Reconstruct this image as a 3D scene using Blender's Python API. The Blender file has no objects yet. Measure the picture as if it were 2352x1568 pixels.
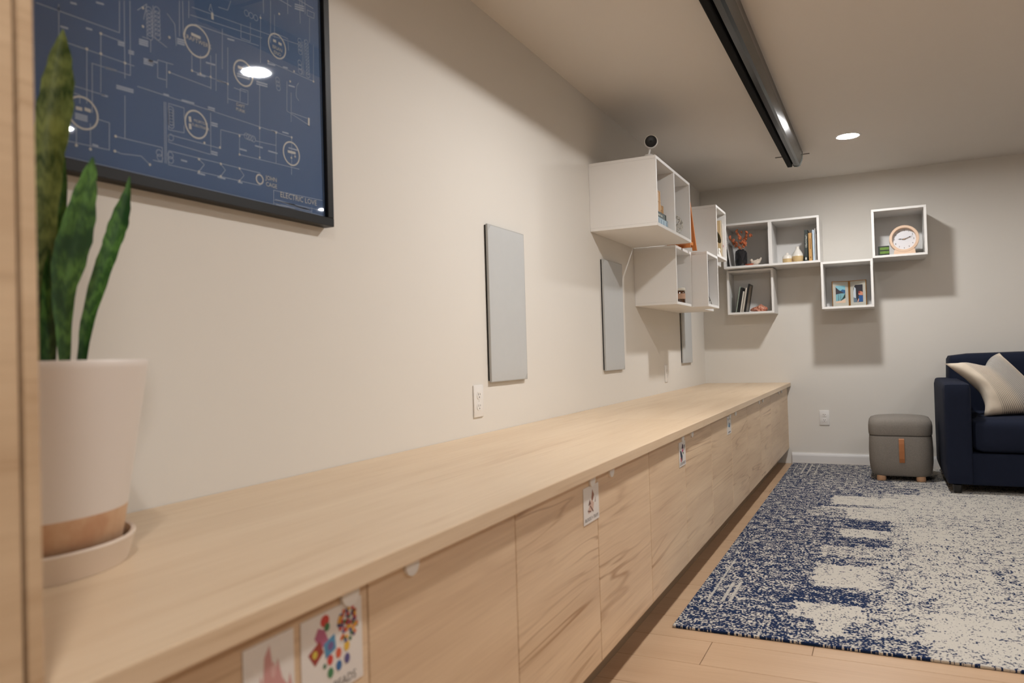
import bpy, bmesh, math, random
from mathutils import Vector, Matrix
random.seed(7)
scene = bpy.context.scene
col = scene.collection
PI = math.pi

# ------------------------------------------------------------------ camera, world, exposure
ZC = 2.243                                   # ceiling height
def set_camera():
    yaw, pitch, roll, fpx = -0.4525, 0.0169, -0.0285, 1743.5
    f = Vector((math.sin(yaw)*math.cos(pitch), math.cos(yaw)*math.cos(pitch), math.sin(pitch)))
    r = Vector((math.cos(yaw), -math.sin(yaw), 0)); u = r.cross(f)
    c, s = math.cos(roll), math.sin(roll)
    r2 = c*r + s*u; u2 = -s*r + c*u
    cd = bpy.data.cameras.new('camera'); co = bpy.data.objects.new('camera', cd); col.objects.link(co)
    m = Matrix.Identity(4)
    for i in range(3):
        m[i][0] = r2[i]; m[i][1] = u2[i]; m[i][2] = -f[i]
    m.translation = Vector((1.3257, -6.4044, 0.9288))
    co.matrix_world = m
    cd.sensor_width = 36.0; cd.lens = fpx/2352*36.0
    cd.clip_start = 0.02
    cd.dof.use_dof = True; cd.dof.focus_distance = 3.7; cd.dof.aperture_fstop = 3.8
    scene.camera = co
set_camera()
w = bpy.data.worlds.new('world'); scene.world = w; w.use_nodes = True
w.node_tree.nodes['Background'].inputs[0].default_value = (0.02, 0.02, 0.02, 1)
w.node_tree.nodes['Background'].inputs[1].default_value = 0.2
vs = scene.view_settings
vs.view_transform = 'Standard'; vs.look = 'None'; vs.gamma = 1.0; vs.use_curve_mapping = False
vs.exposure = 1.55
scene.cycles.max_bounces = 7; scene.cycles.diffuse_bounces = 3; scene.cycles.use_light_tree = False; scene.cycles.glossy_bounces = 3; scene.cycles.transparent_max_bounces = 6
scene.cycles.caustics_reflective = False; scene.cycles.caustics_refractive = False
# recessed downlights: (x, y, light colour, strength)
DOWNLIGHTS = [(1.18, -1.19, (1.0, 0.995, 0.99), 195),
              (1.23, -3.82, (1.0, 0.98, 0.96), 255),
              (2.73, -3.75, (1.0, 0.985, 0.975), 95),
              (3.05, -1.15, (1.0, 0.995, 0.99), 60),
              (1.23, -6.45, (1.0, 0.975, 0.95), 118),
              (2.73, -6.40, (1.0, 0.985, 0.975), 110)]

# ------------------------------------------------------------------ helpers
def lin(c):
    return tuple((v/12.92 if v <= 0.04045 else ((v+0.055)/1.055)**2.4) for v in (x/255.0 for x in c)) + (1.0,)

class NT:
    """small node-tree writer"""
    def __init__(self, name):
        self.m = bpy.data.materials.new(name); self.m.use_nodes = True
        self.t = self.m.node_tree; self.b = self.t.nodes['Principled BSDF']
    def n(self, kind, **kw):
        nd = self.t.nodes.new(kind)
        for k, v in kw.items(): setattr(nd, k, v)
        return nd
    def link(self, a, b): self.t.links.new(a, b)
    def put(self, sock, v):
        if isinstance(v, (int, float)): sock.default_value = v
        elif isinstance(v, tuple): sock.default_value = v
        else: self.link(v, sock)
    def math(self, op, a, b=None, c=None, clamp=False):
        nd = self.n('ShaderNodeMath', operation=op); nd.use_clamp = clamp
        self.put(nd.inputs[0], a)
        if b is not None: self.put(nd.inputs[1], b)
        if c is not None: self.put(nd.inputs[2], c)
        return nd.outputs[0]
    def mix(self, fac, a, b):
        nd = self.n('ShaderNodeMix', data_type='RGBA')
        self.put(nd.inputs[0], fac); self.put(nd.inputs[6], a); self.put(nd.inputs[7], b)
        return nd.outputs[2]
    def mixf(self, fac, a, b):
        nd = self.n('ShaderNodeMix', data_type='FLOAT')
        self.put(nd.inputs[0], fac); self.put(nd.inputs[2], a); self.put(nd.inputs[3], b)
        return nd.outputs[0]
    def coords(self, which='Object', rnd=0.0):
        o = self.n('ShaderNodeTexCoord').outputs[which]
        if rnd:
            oi = self.n('ShaderNodeObjectInfo')
            v = self.n('ShaderNodeVectorMath', operation='SCALE'); v.inputs[0].default_value = (1.0, 0.73, 0.41)
            self.link(self.math('MULTIPLY', oi.outputs['Random'], rnd), v.inputs['Scale'])
            a = self.n('ShaderNodeVectorMath', operation='ADD'); self.link(o, a.inputs[0]); self.link(v.outputs[0], a.inputs[1])
            o = a.outputs[0]
        return o
    def map(self, vec, scale):
        mp = self.n('ShaderNodeMapping'); self.link(vec, mp.inputs[0]); mp.inputs['Scale'].default_value = scale
        return mp.outputs[0]
    def noise(self, vec, scale=1.0, detail=2.0, rough=0.5, dist=0.0):
        nd = self.n('ShaderNodeTexNoise'); self.link(vec, nd.inputs['Vector'])
        nd.inputs['Scale'].default_value = scale; nd.inputs['Detail'].default_value = detail
        nd.inputs['Roughness'].default_value = rough; nd.inputs['Distortion'].default_value = dist
        return nd.outputs[0]
    def smooth(self, v, a, b):
        nd = self.n('ShaderNodeMapRange', interpolation_type='SMOOTHSTEP'); self.put(nd.inputs[0], v)
        nd.inputs[1].default_value = a; nd.inputs[2].default_value = b
        return nd.outputs[0]
    def bump(self, h, strength=0.2, dist=0.001):
        nd = self.n('ShaderNodeBump'); self.link(h, nd.inputs['Height'])
        nd.inputs['Strength'].default_value = strength; nd.inputs['Distance'].default_value = dist
        self.link(nd.outputs[0], self.b.inputs['Normal'])
    def base(self, c): self.put(self.b.inputs['Base Color'], c)
    def set(self, **kw):
        for k, v in kw.items(): self.put(self.b.inputs[k.replace('_', ' ')], v)

MATS = {}
def plain(name, rgb, rough=0.5, metal=0.0, vary=0.06, scale=12.0, bump=0.0, bscale=200.0, rnd=5.0, coat=0.0, spec=0.5):
    """procedural paint / plastic / fabric: base colour with a faint noise mottle and optional fine relief"""
    if name in MATS: return MATS[name]
    t = NT(name); v = t.coords('Object', rnd)
    n = t.noise(v, scale, 3.0)
    c = lin(rgb)
    lo = tuple(x*(1-vary) for x in c[:3]) + (1,); hi = tuple(min(1, x*(1+vary)) for x in c[:3]) + (1,)
    t.base(t.mix(n, lo, hi)); t.set(Roughness=rough, Metallic=metal)
    t.b.inputs['Coat Weight'].default_value = coat; t.b.inputs['Specular IOR Level'].default_value = spec
    if bump: t.bump(t.noise(v, bscale, 2.0), bump, 0.002)
    MATS[name] = t.m; return t.m

def wood(name, light, dark, axis=1, stretch=14.0, freq=7.0, line=0.35, fine=0.35, rough=0.45, rnd=20.0, big=1.0, streak=0.0):
    """light laminate / oak: contour-line grain stretched along one axis, fine fibres, soft patches"""
    if name in MATS: return MATS[name]
    t = NT(name); v = t.coords('Object', rnd)
    sc = [stretch*0.35]*3; sc[axis] = 0.55*big
    fn = [190.0]*3; fn[axis] = 5.0
    n1 = t.noise(t.map(v, tuple(sc)), 1.0, 3.0, 0.55, 0.6)
    fr = t.math('FRACT', t.math('MULTIPLY', n1, freq))
    tri = t.math('ABSOLUTE', t.math('SUBTRACT', fr, 0.5))          # 0 at the line, .5 between
    ln = t.math('SUBTRACT', 1.0, t.smooth(tri, 0.0, 0.16))
    sc2 = [7.0]*3; sc2[axis] = 0.9
    msk = t.smooth(t.noise(t.map(v, tuple(sc2)), 1.0, 2.0), 0.42, 0.68)
    ln = t.math('MULTIPLY', t.math('MULTIPLY', ln, msk), line)
    fb = t.math('MULTIPLY', t.noise(t.map(v, tuple(fn)), 1.0, 3.0), fine)
    sc3 = [9.0]*3; sc3[axis] = 0.8
    pt = t.math('MULTIPLY', t.noise(t.map(v, tuple(sc3)), 1.0, 4.0, 0.6), 1.0)
    fac = t.math('ADD', t.math('ADD', ln, fb), t.math('SUBTRACT', pt, 0.37 + 0.4*fine), clamp=True)
    if streak:
        sk = [46.0]*3; sk[axis] = 1.3
        st = t.smooth(t.noise(t.map(v, tuple(sk)), 1.0, 3.0, 0.6, 0.3), 0.52, 0.74)
        kn = [5.5]*3; kn[axis] = 1.6
        st = t.math('MULTIPLY', st, t.math('ADD', 0.35, t.smooth(t.noise(t.map(v, tuple(kn)), 1.0, 2.0), 0.45, 0.7)))
        fac = t.math('ADD', fac, t.math('MULTIPLY', st, streak), clamp=True)
    t.base(t.mix(fac, lin(light), lin(dark)))
    t.set(Roughness=rough)
    t.bump(t.math('ADD', ln, fb), 0.05, 0.0006)
    MATS[name] = t.m; return t.m

# ---- mesh builders (each adds to a bmesh)
def box(bm, x0, x1, y0, y1, z0, z1, bev=0.0, seg=2):
    t = bmesh.new(); bmesh.ops.create_cube(t, size=1.0)
    for v in t.verts:
        v.co = Vector(((x0+x1)/2 + v.co.x*(x1-x0), (y0+y1)/2 + v.co.y*(y1-y0), (z0+z1)/2 + v.co.z*(z1-z0)))
    if bev > 0:
        bmesh.ops.bevel(t, geom=list(t.edges), offset=bev, segments=seg, profile=0.5, affect='EDGES')
    me = bpy.data.meshes.new('tmp'); t.to_mesh(me); t.free(); bm.from_mesh(me); bpy.data.meshes.remove(me)
    return bm
def lathe(bm, prof, c=(0, 0, 0), seg=32, axis='Z', close=False, a0=0.0, a1=2*PI):
    full = abs(a1-a0) > 2*PI-1e-6
    n = seg if full else seg+1
    rings = []
    for r, h in prof:
        ring = []
        for i in range(n):
            a = a0 + (a1-a0)*i/seg
            p = (r*math.cos(a), r*math.sin(a), h)
            if axis == 'Y': p = (p[0], -p[2], p[1])       # h grows towards -y
            if axis == 'X': p = (p[2], p[0], p[1])        # h grows towards +x
            ring.append(bm.verts.new((c[0]+p[0], c[1]+p[1], c[2]+p[2])))
        rings.append(ring)
    m = len(rings)
    for k in range(m if close else m-1):
        A, B = rings[k], rings[(k+1) % m]
        for i in range(n if full else n-1):
            j = (i+1) % n
            bm.faces.new((A[i], A[j], B[j], B[i]))
    if not close:
        for R, pr in ((rings[0], prof[0]), (rings[-1], prof[-1])):
            if pr[0] > 1e-6:
                try: bm.faces.new(R)
                except ValueError: pass
    bmesh.ops.remove_doubles(bm, verts=bm.verts, dist=1e-6)
    bmesh.ops.recalc_face_normals(bm, faces=bm.faces)
    return bm
def tube(bm, pts, r, seg=8, r1=None, closed=False):
    pts = [Vector(p) for p in pts]; n = len(pts); rings = []
    up = Vector((0, 0, 1))
    for i, p in enumerate(pts):
        a = pts[(i-1) % n] if closed else pts[max(0, i-1)]; b = pts[(i+1) % n] if closed else pts[min(n-1, i+1)]
        d = (b-a)
        d = d.normalized() if d.length > 1e-9 else Vector((0, 0, 1))
        s = d.cross(up)
        if s.length < 1e-3: s = d.cross(Vector((1, 0, 0)))
        s.normalize(); q = s.cross(d)
        rr = r if r1 is None else r + (r1-r)*i/(n-1)
        rings.append([bm.verts.new(p + rr*(math.cos(2*PI*k/seg)*s + math.sin(2*PI*k/seg)*q)) for k in range(seg)])
    for i in range(n if closed else n-1):
        A, B = rings[i], rings[(i+1) % n]
        for k in range(seg):
            bm.faces.new((A[k], A[(k+1) % seg], B[(k+1) % seg], B[k]))
    if not closed:
        bm.faces.new(rings[0][::-1]); bm.faces.new(rings[-1])
    return bm
def prism(bm, poly, axis, a, b):
    """poly: 2-D points; axis 'x': (y,z), 'y': (x,z), 'z': (x,y)"""
    def P(q, h):
        return {'x': (h, q[0], q[1]), 'y': (q[0], h, q[1]), 'z': (q[0], q[1], h)}[axis]
    A = [bm.verts.new(P(q, a)) for q in poly]; B = [bm.verts.new(P(q, b)) for q in poly]
    n = len(poly)
    bm.faces.new(A); bm.faces.new(B[::-1])
    for i in range(n):
        bm.faces.new((A[i], B[i], B[(i+1) % n], A[(i+1) % n]))
    bmesh.ops.recalc_face_normals(bm, faces=bm.faces)
    return bm
def ribbon(bm, pts, wd, axis, a, b):
    """flat printed line of width wd through 2-D points"""
    for p, q in zip(pts[:-1], pts[1:]):
        dx, dy = q[0]-p[0], q[1]-p[1]; L = math.hypot(dx, dy)
        if L < 1e-6: continue
        nx, ny = -dy/L*wd/2, dx/L*wd/2
        prism(bm, [(p[0]+nx, p[1]+ny), (p[0]-nx, p[1]-ny), (q[0]-nx, q[1]-ny), (q[0]+nx, q[1]+ny)], axis, a, b)
def ringflat(bm, c, r, wd, axis, a, b, seg=28):
    for i in range(seg):
        t0, t1 = 2*PI*i/seg, 2*PI*(i+1)/seg
        ri, ro = r-wd/2, r+wd/2
        prism(bm, [(c[0]+ri*math.cos(t0), c[1]+ri*math.sin(t0)), (c[0]+ro*math.cos(t0), c[1]+ro*math.sin(t0)),
                   (c[0]+ro*math.cos(t1), c[1]+ro*math.sin(t1)), (c[0]+ri*math.cos(t1), c[1]+ri*math.sin(t1))], axis, a, b)
def discflat(bm, c, r, axis, a, b, seg=12, ry=None, rot=0.0):
    ry = r if ry is None else ry
    pts = []
    for i in range(seg):
        x, y = r*math.cos(2*PI*i/seg), ry*math.sin(2*PI*i/seg)
        pts.append((c[0]+x*math.cos(rot)-y*math.sin(rot), c[1]+x*math.sin(rot)+y*math.cos(rot)))
    prism(bm, pts, axis, a, b)
def text(bm, s, size, frame, sx=1.0):
    """flat lettering; frame maps local (x, y) of the centred line to a 3-D point"""
    cu = bpy.data.curves.new('t', 'FONT'); cu.body = s; cu.size = size; cu.align_x = 'CENTER'; cu.align_y = 'CENTER'; cu.resolution_u = 2
    ob = bpy.data.objects.new('t', cu); col.objects.link(ob)
    dg = bpy.context.evaluated_depsgraph_get(); dg.update()
    me = bpy.data.meshes.new_from_object(ob.evaluated_get(dg))
    for v in me.vertices: v.co = Vector(frame(v.co.x*sx, v.co.y))
    bm.from_mesh(me); bpy.data.meshes.remove(me); bpy.data.objects.remove(ob); bpy.data.curves.remove(cu)
    return bm
def new(): return bmesh.new()

def obj(name, bm, mat, parent=None, smooth=False, origin=None):
    """link a bmesh built in world coordinates as one mesh object"""
    if origin is None: origin = Vector(parent['_o']) if parent is not None and '_o' in parent else Vector((0, 0, 0))
    origin = Vector(origin)
    bmesh.ops.translate(bm, verts=bm.verts, vec=-origin)
    me = bpy.data.meshes.new(name); bm.to_mesh(me); bm.free()
    if smooth:
        for p in me.polygons: p.use_smooth = True
        me.set_sharp_from_angle(angle=math.radians(38))
    me.materials.append(mat)
    o = bpy.data.objects.new(name, me); col.objects.link(o)
    o['_o'] = tuple(origin)
    if parent is not None:
        o.parent = parent
        po = Vector(parent['_o']); o.location = origin - po
    else:
        o.location = origin
    return o
def tag(o, label, cat, group=None):
    o['label'] = label; o['category'] = cat
    if group: o['group'] = group
    return o
def thing(name, label, cat, loc, group=None):
    o = bpy.data.objects.new(name, None); col.objects.link(o); o.empty_display_size = 0.05
    o.location = loc; o['_o'] = tuple(loc)
    return tag(o, label, cat, group)
def struct(name, bm, mat, parent=None):
    o = obj(name, bm, mat, parent)
    o['kind'] = 'structure'
    return o
def dup(root, delta, label=None, group=None):
    """copy of a thing with its parts and sub-parts, moved by delta"""
    def cp(o, par):
        c = o.copy(); col.objects.link(c); c.parent = par
        for ch in [x for x in bpy.data.objects if x.parent == o]: cp(ch, c)
        return c
    r = cp(root, None); r.location = Vector(root.location) + Vector(delta)
    r['_o'] = tuple(r.location)
    if label: r['label'] = label
    if group: r['group'] = group
    return r

# ------------------------------------------------------------------ printed line work of the poster, metres on the wall (y, z)
SEGS=[[(-5.5394,1.5724),(-5.5405,1.5147)],[(-5.4584,1.5549),(-5.4608,1.4424)],[(-5.4873,1.5153),(-5.4893,1.4137)],[(-5.477,1.4928),(-5.4789,1.3993)],[(-5.5799,1.5643),(-5.419,1.5711),(-5.4177,1.6336)],[(-5.5405,1.5133),(-5.388,1.5165)],[(-5.4785,1.4922),(-5.3971,1.4951),(-5.3948,1.643)],[(-5.4584,1.5549),(-5.4076,1.5555)],[(-5.4075,1.6378),(-5.4092,1.4852)],[(-5.529,1.4388),(-5.4513,1.4394)],[(-5.5292,1.4261),(-5.5027,1.4255),(-5.503,1.4097)],[(-5.5425,1.3345),(-5.4454,1.3375),(-5.4443,1.3896),(-5.4697,1.3902)],[(-5.5104,1.3679),(-5.5112,1.3308)],[(-5.483,1.3779),(-5.484,1.3286)],[(-5.41,1.4516),(-5.4119,1.3664)],[(-5.4318,1.3669),(-5.3268,1.3697),(-5.3276,1.3394),(-5.3496,1.3394)],[(-5.3819,1.4784),(-4.946,1.4842),(-4.9492,1.3903)],[(-5.32,1.4655),(-5.3212,1.3392)],[(-5.3162,1.466),(-5.3175,1.3391)],[(-5.3094,1.4653),(-5.2706,1.4666),(-5.2712,1.4435)],[(-5.3094,1.4653),(-5.3108,1.4104),(-5.2719,1.4138),(-5.2715,1.4303)],[(-5.1761,1.4033),(-5.311,1.4007),(-5.3114,1.3846),(-5.2027,1.3835)],[(-5.055,1.3727),(-5.3119,1.3668),(-5.3126,1.3379),(-5.0559,1.3431)],[(-5.2347,1.3662),(-5.2204,1.3576),(-5.2354,1.3393)],[(-5.1749,1.369),(-5.1618,1.3579),(-5.1756,1.3412)],[(-5.1203,1.3701),(-5.1066,1.3568),(-5.1212,1.3415)],[(-5.2002,1.4762),(-5.2018,1.3837)],[(-5.1738,1.4073),(-5.1727,1.4457),(-5.1204,1.4484),(-5.0966,1.4525)],[(-5.0723,1.4531),(-5.0676,1.4462),(-5.0012,1.4509)],[(-5.1181,1.4454),(-5.1194,1.4023),(-4.9204,1.4099)],[(-5.0509,1.584),(-5.0565,1.4055)],[(-5.0002,1.4822),(-5.0027,1.406)],[(-5.2473,1.5899),(-5.2482,1.5529),(-5.1494,1.5552)],[(-5.2245,1.5944),(-5.2256,1.5535)],[(-5.1966,1.604),(-5.1979,1.5282)],[(-5.1812,1.6128),(-5.1835,1.5291)],[(-5.1617,1.6755),(-5.1643,1.5837)],[(-5.147,1.6388),(-5.1507,1.5109)],[(-5.3059,1.5308),(-5.1986,1.5314)],[(-5.314,1.5122),(-5.3345,1.5104),(-5.3337,1.5472),(-5.2958,1.5503)],[(-5.3119,1.5482),(-5.3132,1.4963)],[(-5.1504,1.5216),(-5.0896,1.5249),(-5.0886,1.5578),(-5.1125,1.5559),(-5.1134,1.5252)],[(-5.2373,1.6572),(-5.1643,1.6641),(-5.0505,1.6767)],[(-5.2492,1.6727),(-5.0398,1.6991)],[(-5.2446,1.6912),(-5.0136,1.7163),(-4.8978,1.7311)],[(-5.1056,1.7075),(-5.1066,1.6747),(-5.0777,1.6772),(-5.0763,1.7224)],[(-5.0431,1.7538),(-5.0467,1.6372)],[(-5.0082,1.8016),(-5.0116,1.6981)],[(-4.996,1.7723),(-4.9979,1.7144)],[(-5.2767,1.6914),(-5.2786,1.6151)],[(-5.2687,1.6947),(-5.2686,1.6221)],[(-5.2525,1.7014),(-5.2534,1.6643)],[(-4.8684,1.8144),(-4.8707,1.7488)],[(-5.014,1.3004),(-5.0127,1.34),(-4.8338,1.3454)],[(-5.0135,1.3159),(-4.8317,1.3184)],[(-5.0137,1.3091),(-4.8775,1.3095)],[(-4.8558,1.7481),(-4.8592,1.6514),(-5.0209,1.6496)],[(-4.8901,1.7498),(-4.8963,1.6557)],[(-4.8962,1.7428),(-4.9016,1.654)],[(-4.9498,1.7009),(-4.9516,1.7294),(-4.9869,1.728)],[(-4.958,1.6205),(-4.9605,1.5462),(-4.8814,1.5321)],[(-4.9438,1.5976),(-4.9464,1.5229)],[(-4.9456,1.5465),(-4.8867,1.5479)],[(-4.9157,1.6298),(-4.9234,1.6195),(-4.9264,1.5989),(-4.9245,1.5897),(-4.9161,1.5842)],[(-5.4324,1.3382),(-5.4192,1.3361),(-5.4023,1.3384),(-5.3763,1.3412),(-5.3571,1.3284)],[(-5.1347,1.7497),(-5.1446,1.7244),(-5.1716,1.7206)],[(-5.3784,1.6311),(-5.3566,1.6523),(-5.3646,1.6179)],[(-5.3421,1.6551),(-5.3436,1.5912),(-5.3104,1.5809)],[(-5.3086,1.6525),(-5.2898,1.6371),(-5.287,1.5924)],[(-5.0936,1.5527),(-5.1312,1.552)],[(-5.369,1.5819),(-5.3493,1.5828),(-5.3499,1.5575)],[(-5.1935,1.7187),(-5.1875,1.7004),(-5.1982,1.703),(-5.1935,1.7187)],[(-4.8767,1.8314),(-4.8496,1.834),(-4.8514,1.819),(-4.8772,1.817),(-4.8767,1.8314)],[(-5.5395,1.5668),(-5.5393,1.5781)],[(-5.3629,1.5373),(-5.3413,1.5351)],[(-4.8771,1.3208),(-4.8777,1.3027)]]
THICK=[[(-4.8807,1.5504),(-4.8814,1.5301)],[(-5.2482,1.6323),(-5.2234,1.632)],[(-5.257,1.4523),(-5.2552,1.4411)],[(-5.2565,1.4375),(-5.2556,1.4258)],[(-5.5107,1.3996),(-5.4987,1.4001)],[(-5.4941,1.4023),(-5.4819,1.4013)],[(-5.0034,1.7067),(-4.9928,1.7079)],[(-4.9849,1.7069),(-4.9742,1.7062)],[(-4.9611,1.4457),(-4.9333,1.4474)],[(-5.1897,1.7002),(-5.1892,1.6859)],[(-5.1181,1.6043),(-5.1015,1.6051)]]
CIRC=[(-5.2329,1.6215,0.0333),(-4.9895,1.6973,0.029),(-5.1019,1.5945,0.0287),(-5.4973,1.3937,0.0291),(-5.2398,1.4396,0.0289),(-4.948,1.443,0.0285),(-5.058,1.3574,0.0107)]
COIL=[(-5.304,1.454),(-5.3039,1.4476),(-5.3039,1.4412),(-5.3038,1.4347),(-5.3037,1.4283),(-5.3037,1.4219),(-5.0967,1.45),(-5.0895,1.4496),(-5.0822,1.4492),(-5.0749,1.4488),(-5.3055,1.3957),(-5.3075,1.3582),(-5.307,1.3487),(-5.3346,1.3569),(-5.3329,1.3478),(-4.8827,1.7445),(-4.8824,1.7361),(-4.8821,1.7278),(-4.8818,1.7195),(-4.8815,1.7111),(-4.8812,1.7028),(-4.8809,1.6944),(-4.8806,1.6861),(-4.8803,1.6778),(-4.88,1.6694),(-4.8797,1.6611),(-4.9079,1.7394),(-4.9076,1.7302),(-4.9074,1.721),(-4.9071,1.7119),(-4.9098,1.6831),(-4.9093,1.6724),(-4.9088,1.6616),(-5.3515,1.6418),(-5.3514,1.6342),(-5.3513,1.6266),(-5.3512,1.619),(-5.3512,1.6114),(-5.3511,1.6038),(-5.351,1.5961),(-5.3509,1.5885),(-5.333,1.6492),(-5.3329,1.6402),(-5.3329,1.6312),(-5.3328,1.6223),(-5.3327,1.6133),(-5.3326,1.6043),(-5.3325,1.5953),(-5.0879,1.7398),(-5.0733,1.74),(-5.0585,1.7403),(-4.9906,1.6141),(-4.9896,1.6049),(-4.9885,1.5956)]
DOTS=[(-5.5405,1.5133),(-5.4873,1.5153),(-5.4584,1.5549),(-5.4592,1.5164),(-5.4085,1.5157),(-5.198,1.5556),(-5.1494,1.5552),(-5.3059,1.5308),(-5.4318,1.3669),(-5.4341,1.3378),(-5.3571,1.3284),(-5.1181,1.4454),(-5.0542,1.4796),(-5.0002,1.4822),(-4.946,1.4842),(-5.1194,1.4023),(-5.0564,1.4092),(-5.2347,1.3662),(-5.2354,1.3393),(-5.1749,1.369),(-5.1756,1.3412),(-5.1203,1.3701),(-5.1212,1.3415),(-5.176,1.4051),(-5.2191,1.4051),(-4.9489,1.4323),(-4.9353,1.4388),(-5.0209,1.6496),(-4.9318,1.6542),(-4.8592,1.6514),(-5.2482,1.5529),(-5.2256,1.5535),(-5.484,1.3301),(-5.5112,1.3308),(-5.3658,1.6408),(-5.3667,1.603),(-5.3041,1.6041),(-5.0433,1.7462),(-4.9798,1.7806),(-4.9468,1.624)]
BARS=[((-5.5372,1.5389),(-5.5227,1.5404)),((-5.488,1.5542),(-5.4757,1.5556)),((-5.4228,1.5518),(-5.4094,1.5532)),((-5.4229,1.5475),(-5.4095,1.5489)),((-5.4003,1.5429),(-5.3882,1.5441)),((-5.4004,1.5386),(-5.3883,1.5398)),((-5.3762,1.5741),(-5.3548,1.5766)),((-5.3763,1.5697),(-5.3549,1.5722)),((-5.3764,1.5654),(-5.355,1.5678)),((-5.2847,1.6086),(-5.2649,1.6112)),((-5.2848,1.604),(-5.265,1.6066)),((-5.2849,1.5994),(-5.2651,1.6019)),((-5.3664,1.5387),(-5.3448,1.5408)),((-5.3665,1.5343),(-5.3449,1.5363)),((-5.3667,1.5299),(-5.345,1.5319)),((-5.3557,1.5392),(-5.3338,1.5413)),((-5.428,1.4659),(-5.3908,1.4679)),((-5.4281,1.4616),(-5.3909,1.4636)),((-5.4502,1.4928),(-5.4274,1.4945)),((-5.4593,1.4386),(-5.4465,1.4391)),((-5.4801,1.3398),(-5.4677,1.3395)),((-5.5124,1.389),(-5.4883,1.3891)),((-5.5125,1.385),(-5.4884,1.3851)),((-5.5125,1.381),(-5.4885,1.381)),((-5.2761,1.4819),(-5.2439,1.4838)),((-5.2073,1.4866),(-5.188,1.4877)),((-5.2075,1.4818),(-5.1881,1.4829)),((-5.1986,1.4546),(-5.1812,1.4554)),((-5.1987,1.4498),(-5.1814,1.4505)),((-5.2004,1.391),(-5.183,1.3912)),((-5.2005,1.3862),(-5.1832,1.3863)),((-5.235,1.5497),(-5.2119,1.5519)),((-5.3213,1.4811),(-5.3081,1.4819)),((-5.1807,1.5536),(-5.1539,1.5561)),((-5.1476,1.6584),(-5.1269,1.6615)),((-5.2814,1.3545),(-5.2655,1.3543)),((-5.2397,1.3358),(-5.2189,1.3353)),((-5.1845,1.3384),(-5.1624,1.338)),((-5.1259,1.3385),(-5.1119,1.3382)),((-5.1178,1.4156),(-5.0965,1.416)),((-5.0705,1.4342),(-5.0455,1.4349)),((-5.0278,1.4317),(-4.9965,1.4325)),((-4.9786,1.4898),(-4.9568,1.4909)),((-5.0158,1.4841),(-4.9948,1.4852)),((-4.9231,1.828),(-4.8883,1.8354)),((-4.9233,1.8224),(-4.8885,1.8297)),((-4.9235,1.8168),(-4.8887,1.824)),((-5.0059,1.3081),(-4.9409,1.3058)),((-4.9709,1.3155),(-4.8862,1.3129)),((-5.0082,1.3176),(-4.9378,1.3155)),((-4.9379,1.3139),(-4.8862,1.3123)),((-4.958,1.4555),(-4.9245,1.4567)),((-5.0608,1.5882),(-5.0253,1.592)),((-5.0609,1.583),(-5.0255,1.5867)),((-4.9527,1.6126),(-4.9304,1.6152)),((-5.0236,1.6438),(-4.9975,1.6473)),((-4.9705,1.6528),(-4.9541,1.655)),((-5.1209,1.5877),(-5.0827,1.5919)),((-5.1211,1.5827),(-5.0829,1.5867)),((-5.21,1.5835),(-5.1841,1.5864)),((-5.5173,1.59),(-5.5054,1.5917)),((-5.4667,1.6111),(-5.4508,1.6135))]

# ------------------------------------------------------------------ materials
WALL = plain('wall_paint', (226, 221, 213), 0.75, vary=0.012, scale=3.0, rnd=0.0)
CEIL = plain('ceiling_paint', (224, 217, 208), 0.85, vary=0.01, scale=3.0, rnd=0.0)
TRIM = plain('trim_white', (232, 230, 228), 0.4, vary=0.01)
BOXW = plain('shelf_white', (236, 233, 229), 0.45, vary=0.012)
PLAST = plain('white_plastic', (236, 233, 229), 0.35, vary=0.01)
WTOP = wood('worktop_laminate', (226, 202, 172), (194, 162, 126), axis=1, stretch=22, freq=6, line=0.28, fine=0.55, rough=0.38, big=0.7, streak=0.3)
DOORM = wood('door_laminate', (230, 203, 170), (162, 122, 86), axis=1, stretch=22, freq=8, line=0.62, fine=0.35, rough=0.42, big=0.75, streak=0.28)
TALLM = wood('tall_door_laminate', (218, 190, 156), (164, 128, 92), axis=1, stretch=26, freq=9, line=0.45, fine=0.35, rough=0.42, big=1.0, streak=0.35)
CARC = plain('carcass_board', (206, 176, 142), 0.5, vary=0.04)
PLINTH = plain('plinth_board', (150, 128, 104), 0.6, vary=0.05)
PLANK = wood('floor_plank_oak', (200, 168, 136), (168, 132, 100), axis=0, stretch=14, freq=7, line=0.25, fine=0.5, rough=0.36, rnd=30)
SUB = plain('plank_joint_filler', (120, 92, 66), 0.7)
BLACK = plain('black_satin', (22, 21, 21), 0.35, vary=0.05)
DARK = plain('dark_gap', (16, 15, 14), 0.6)

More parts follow.
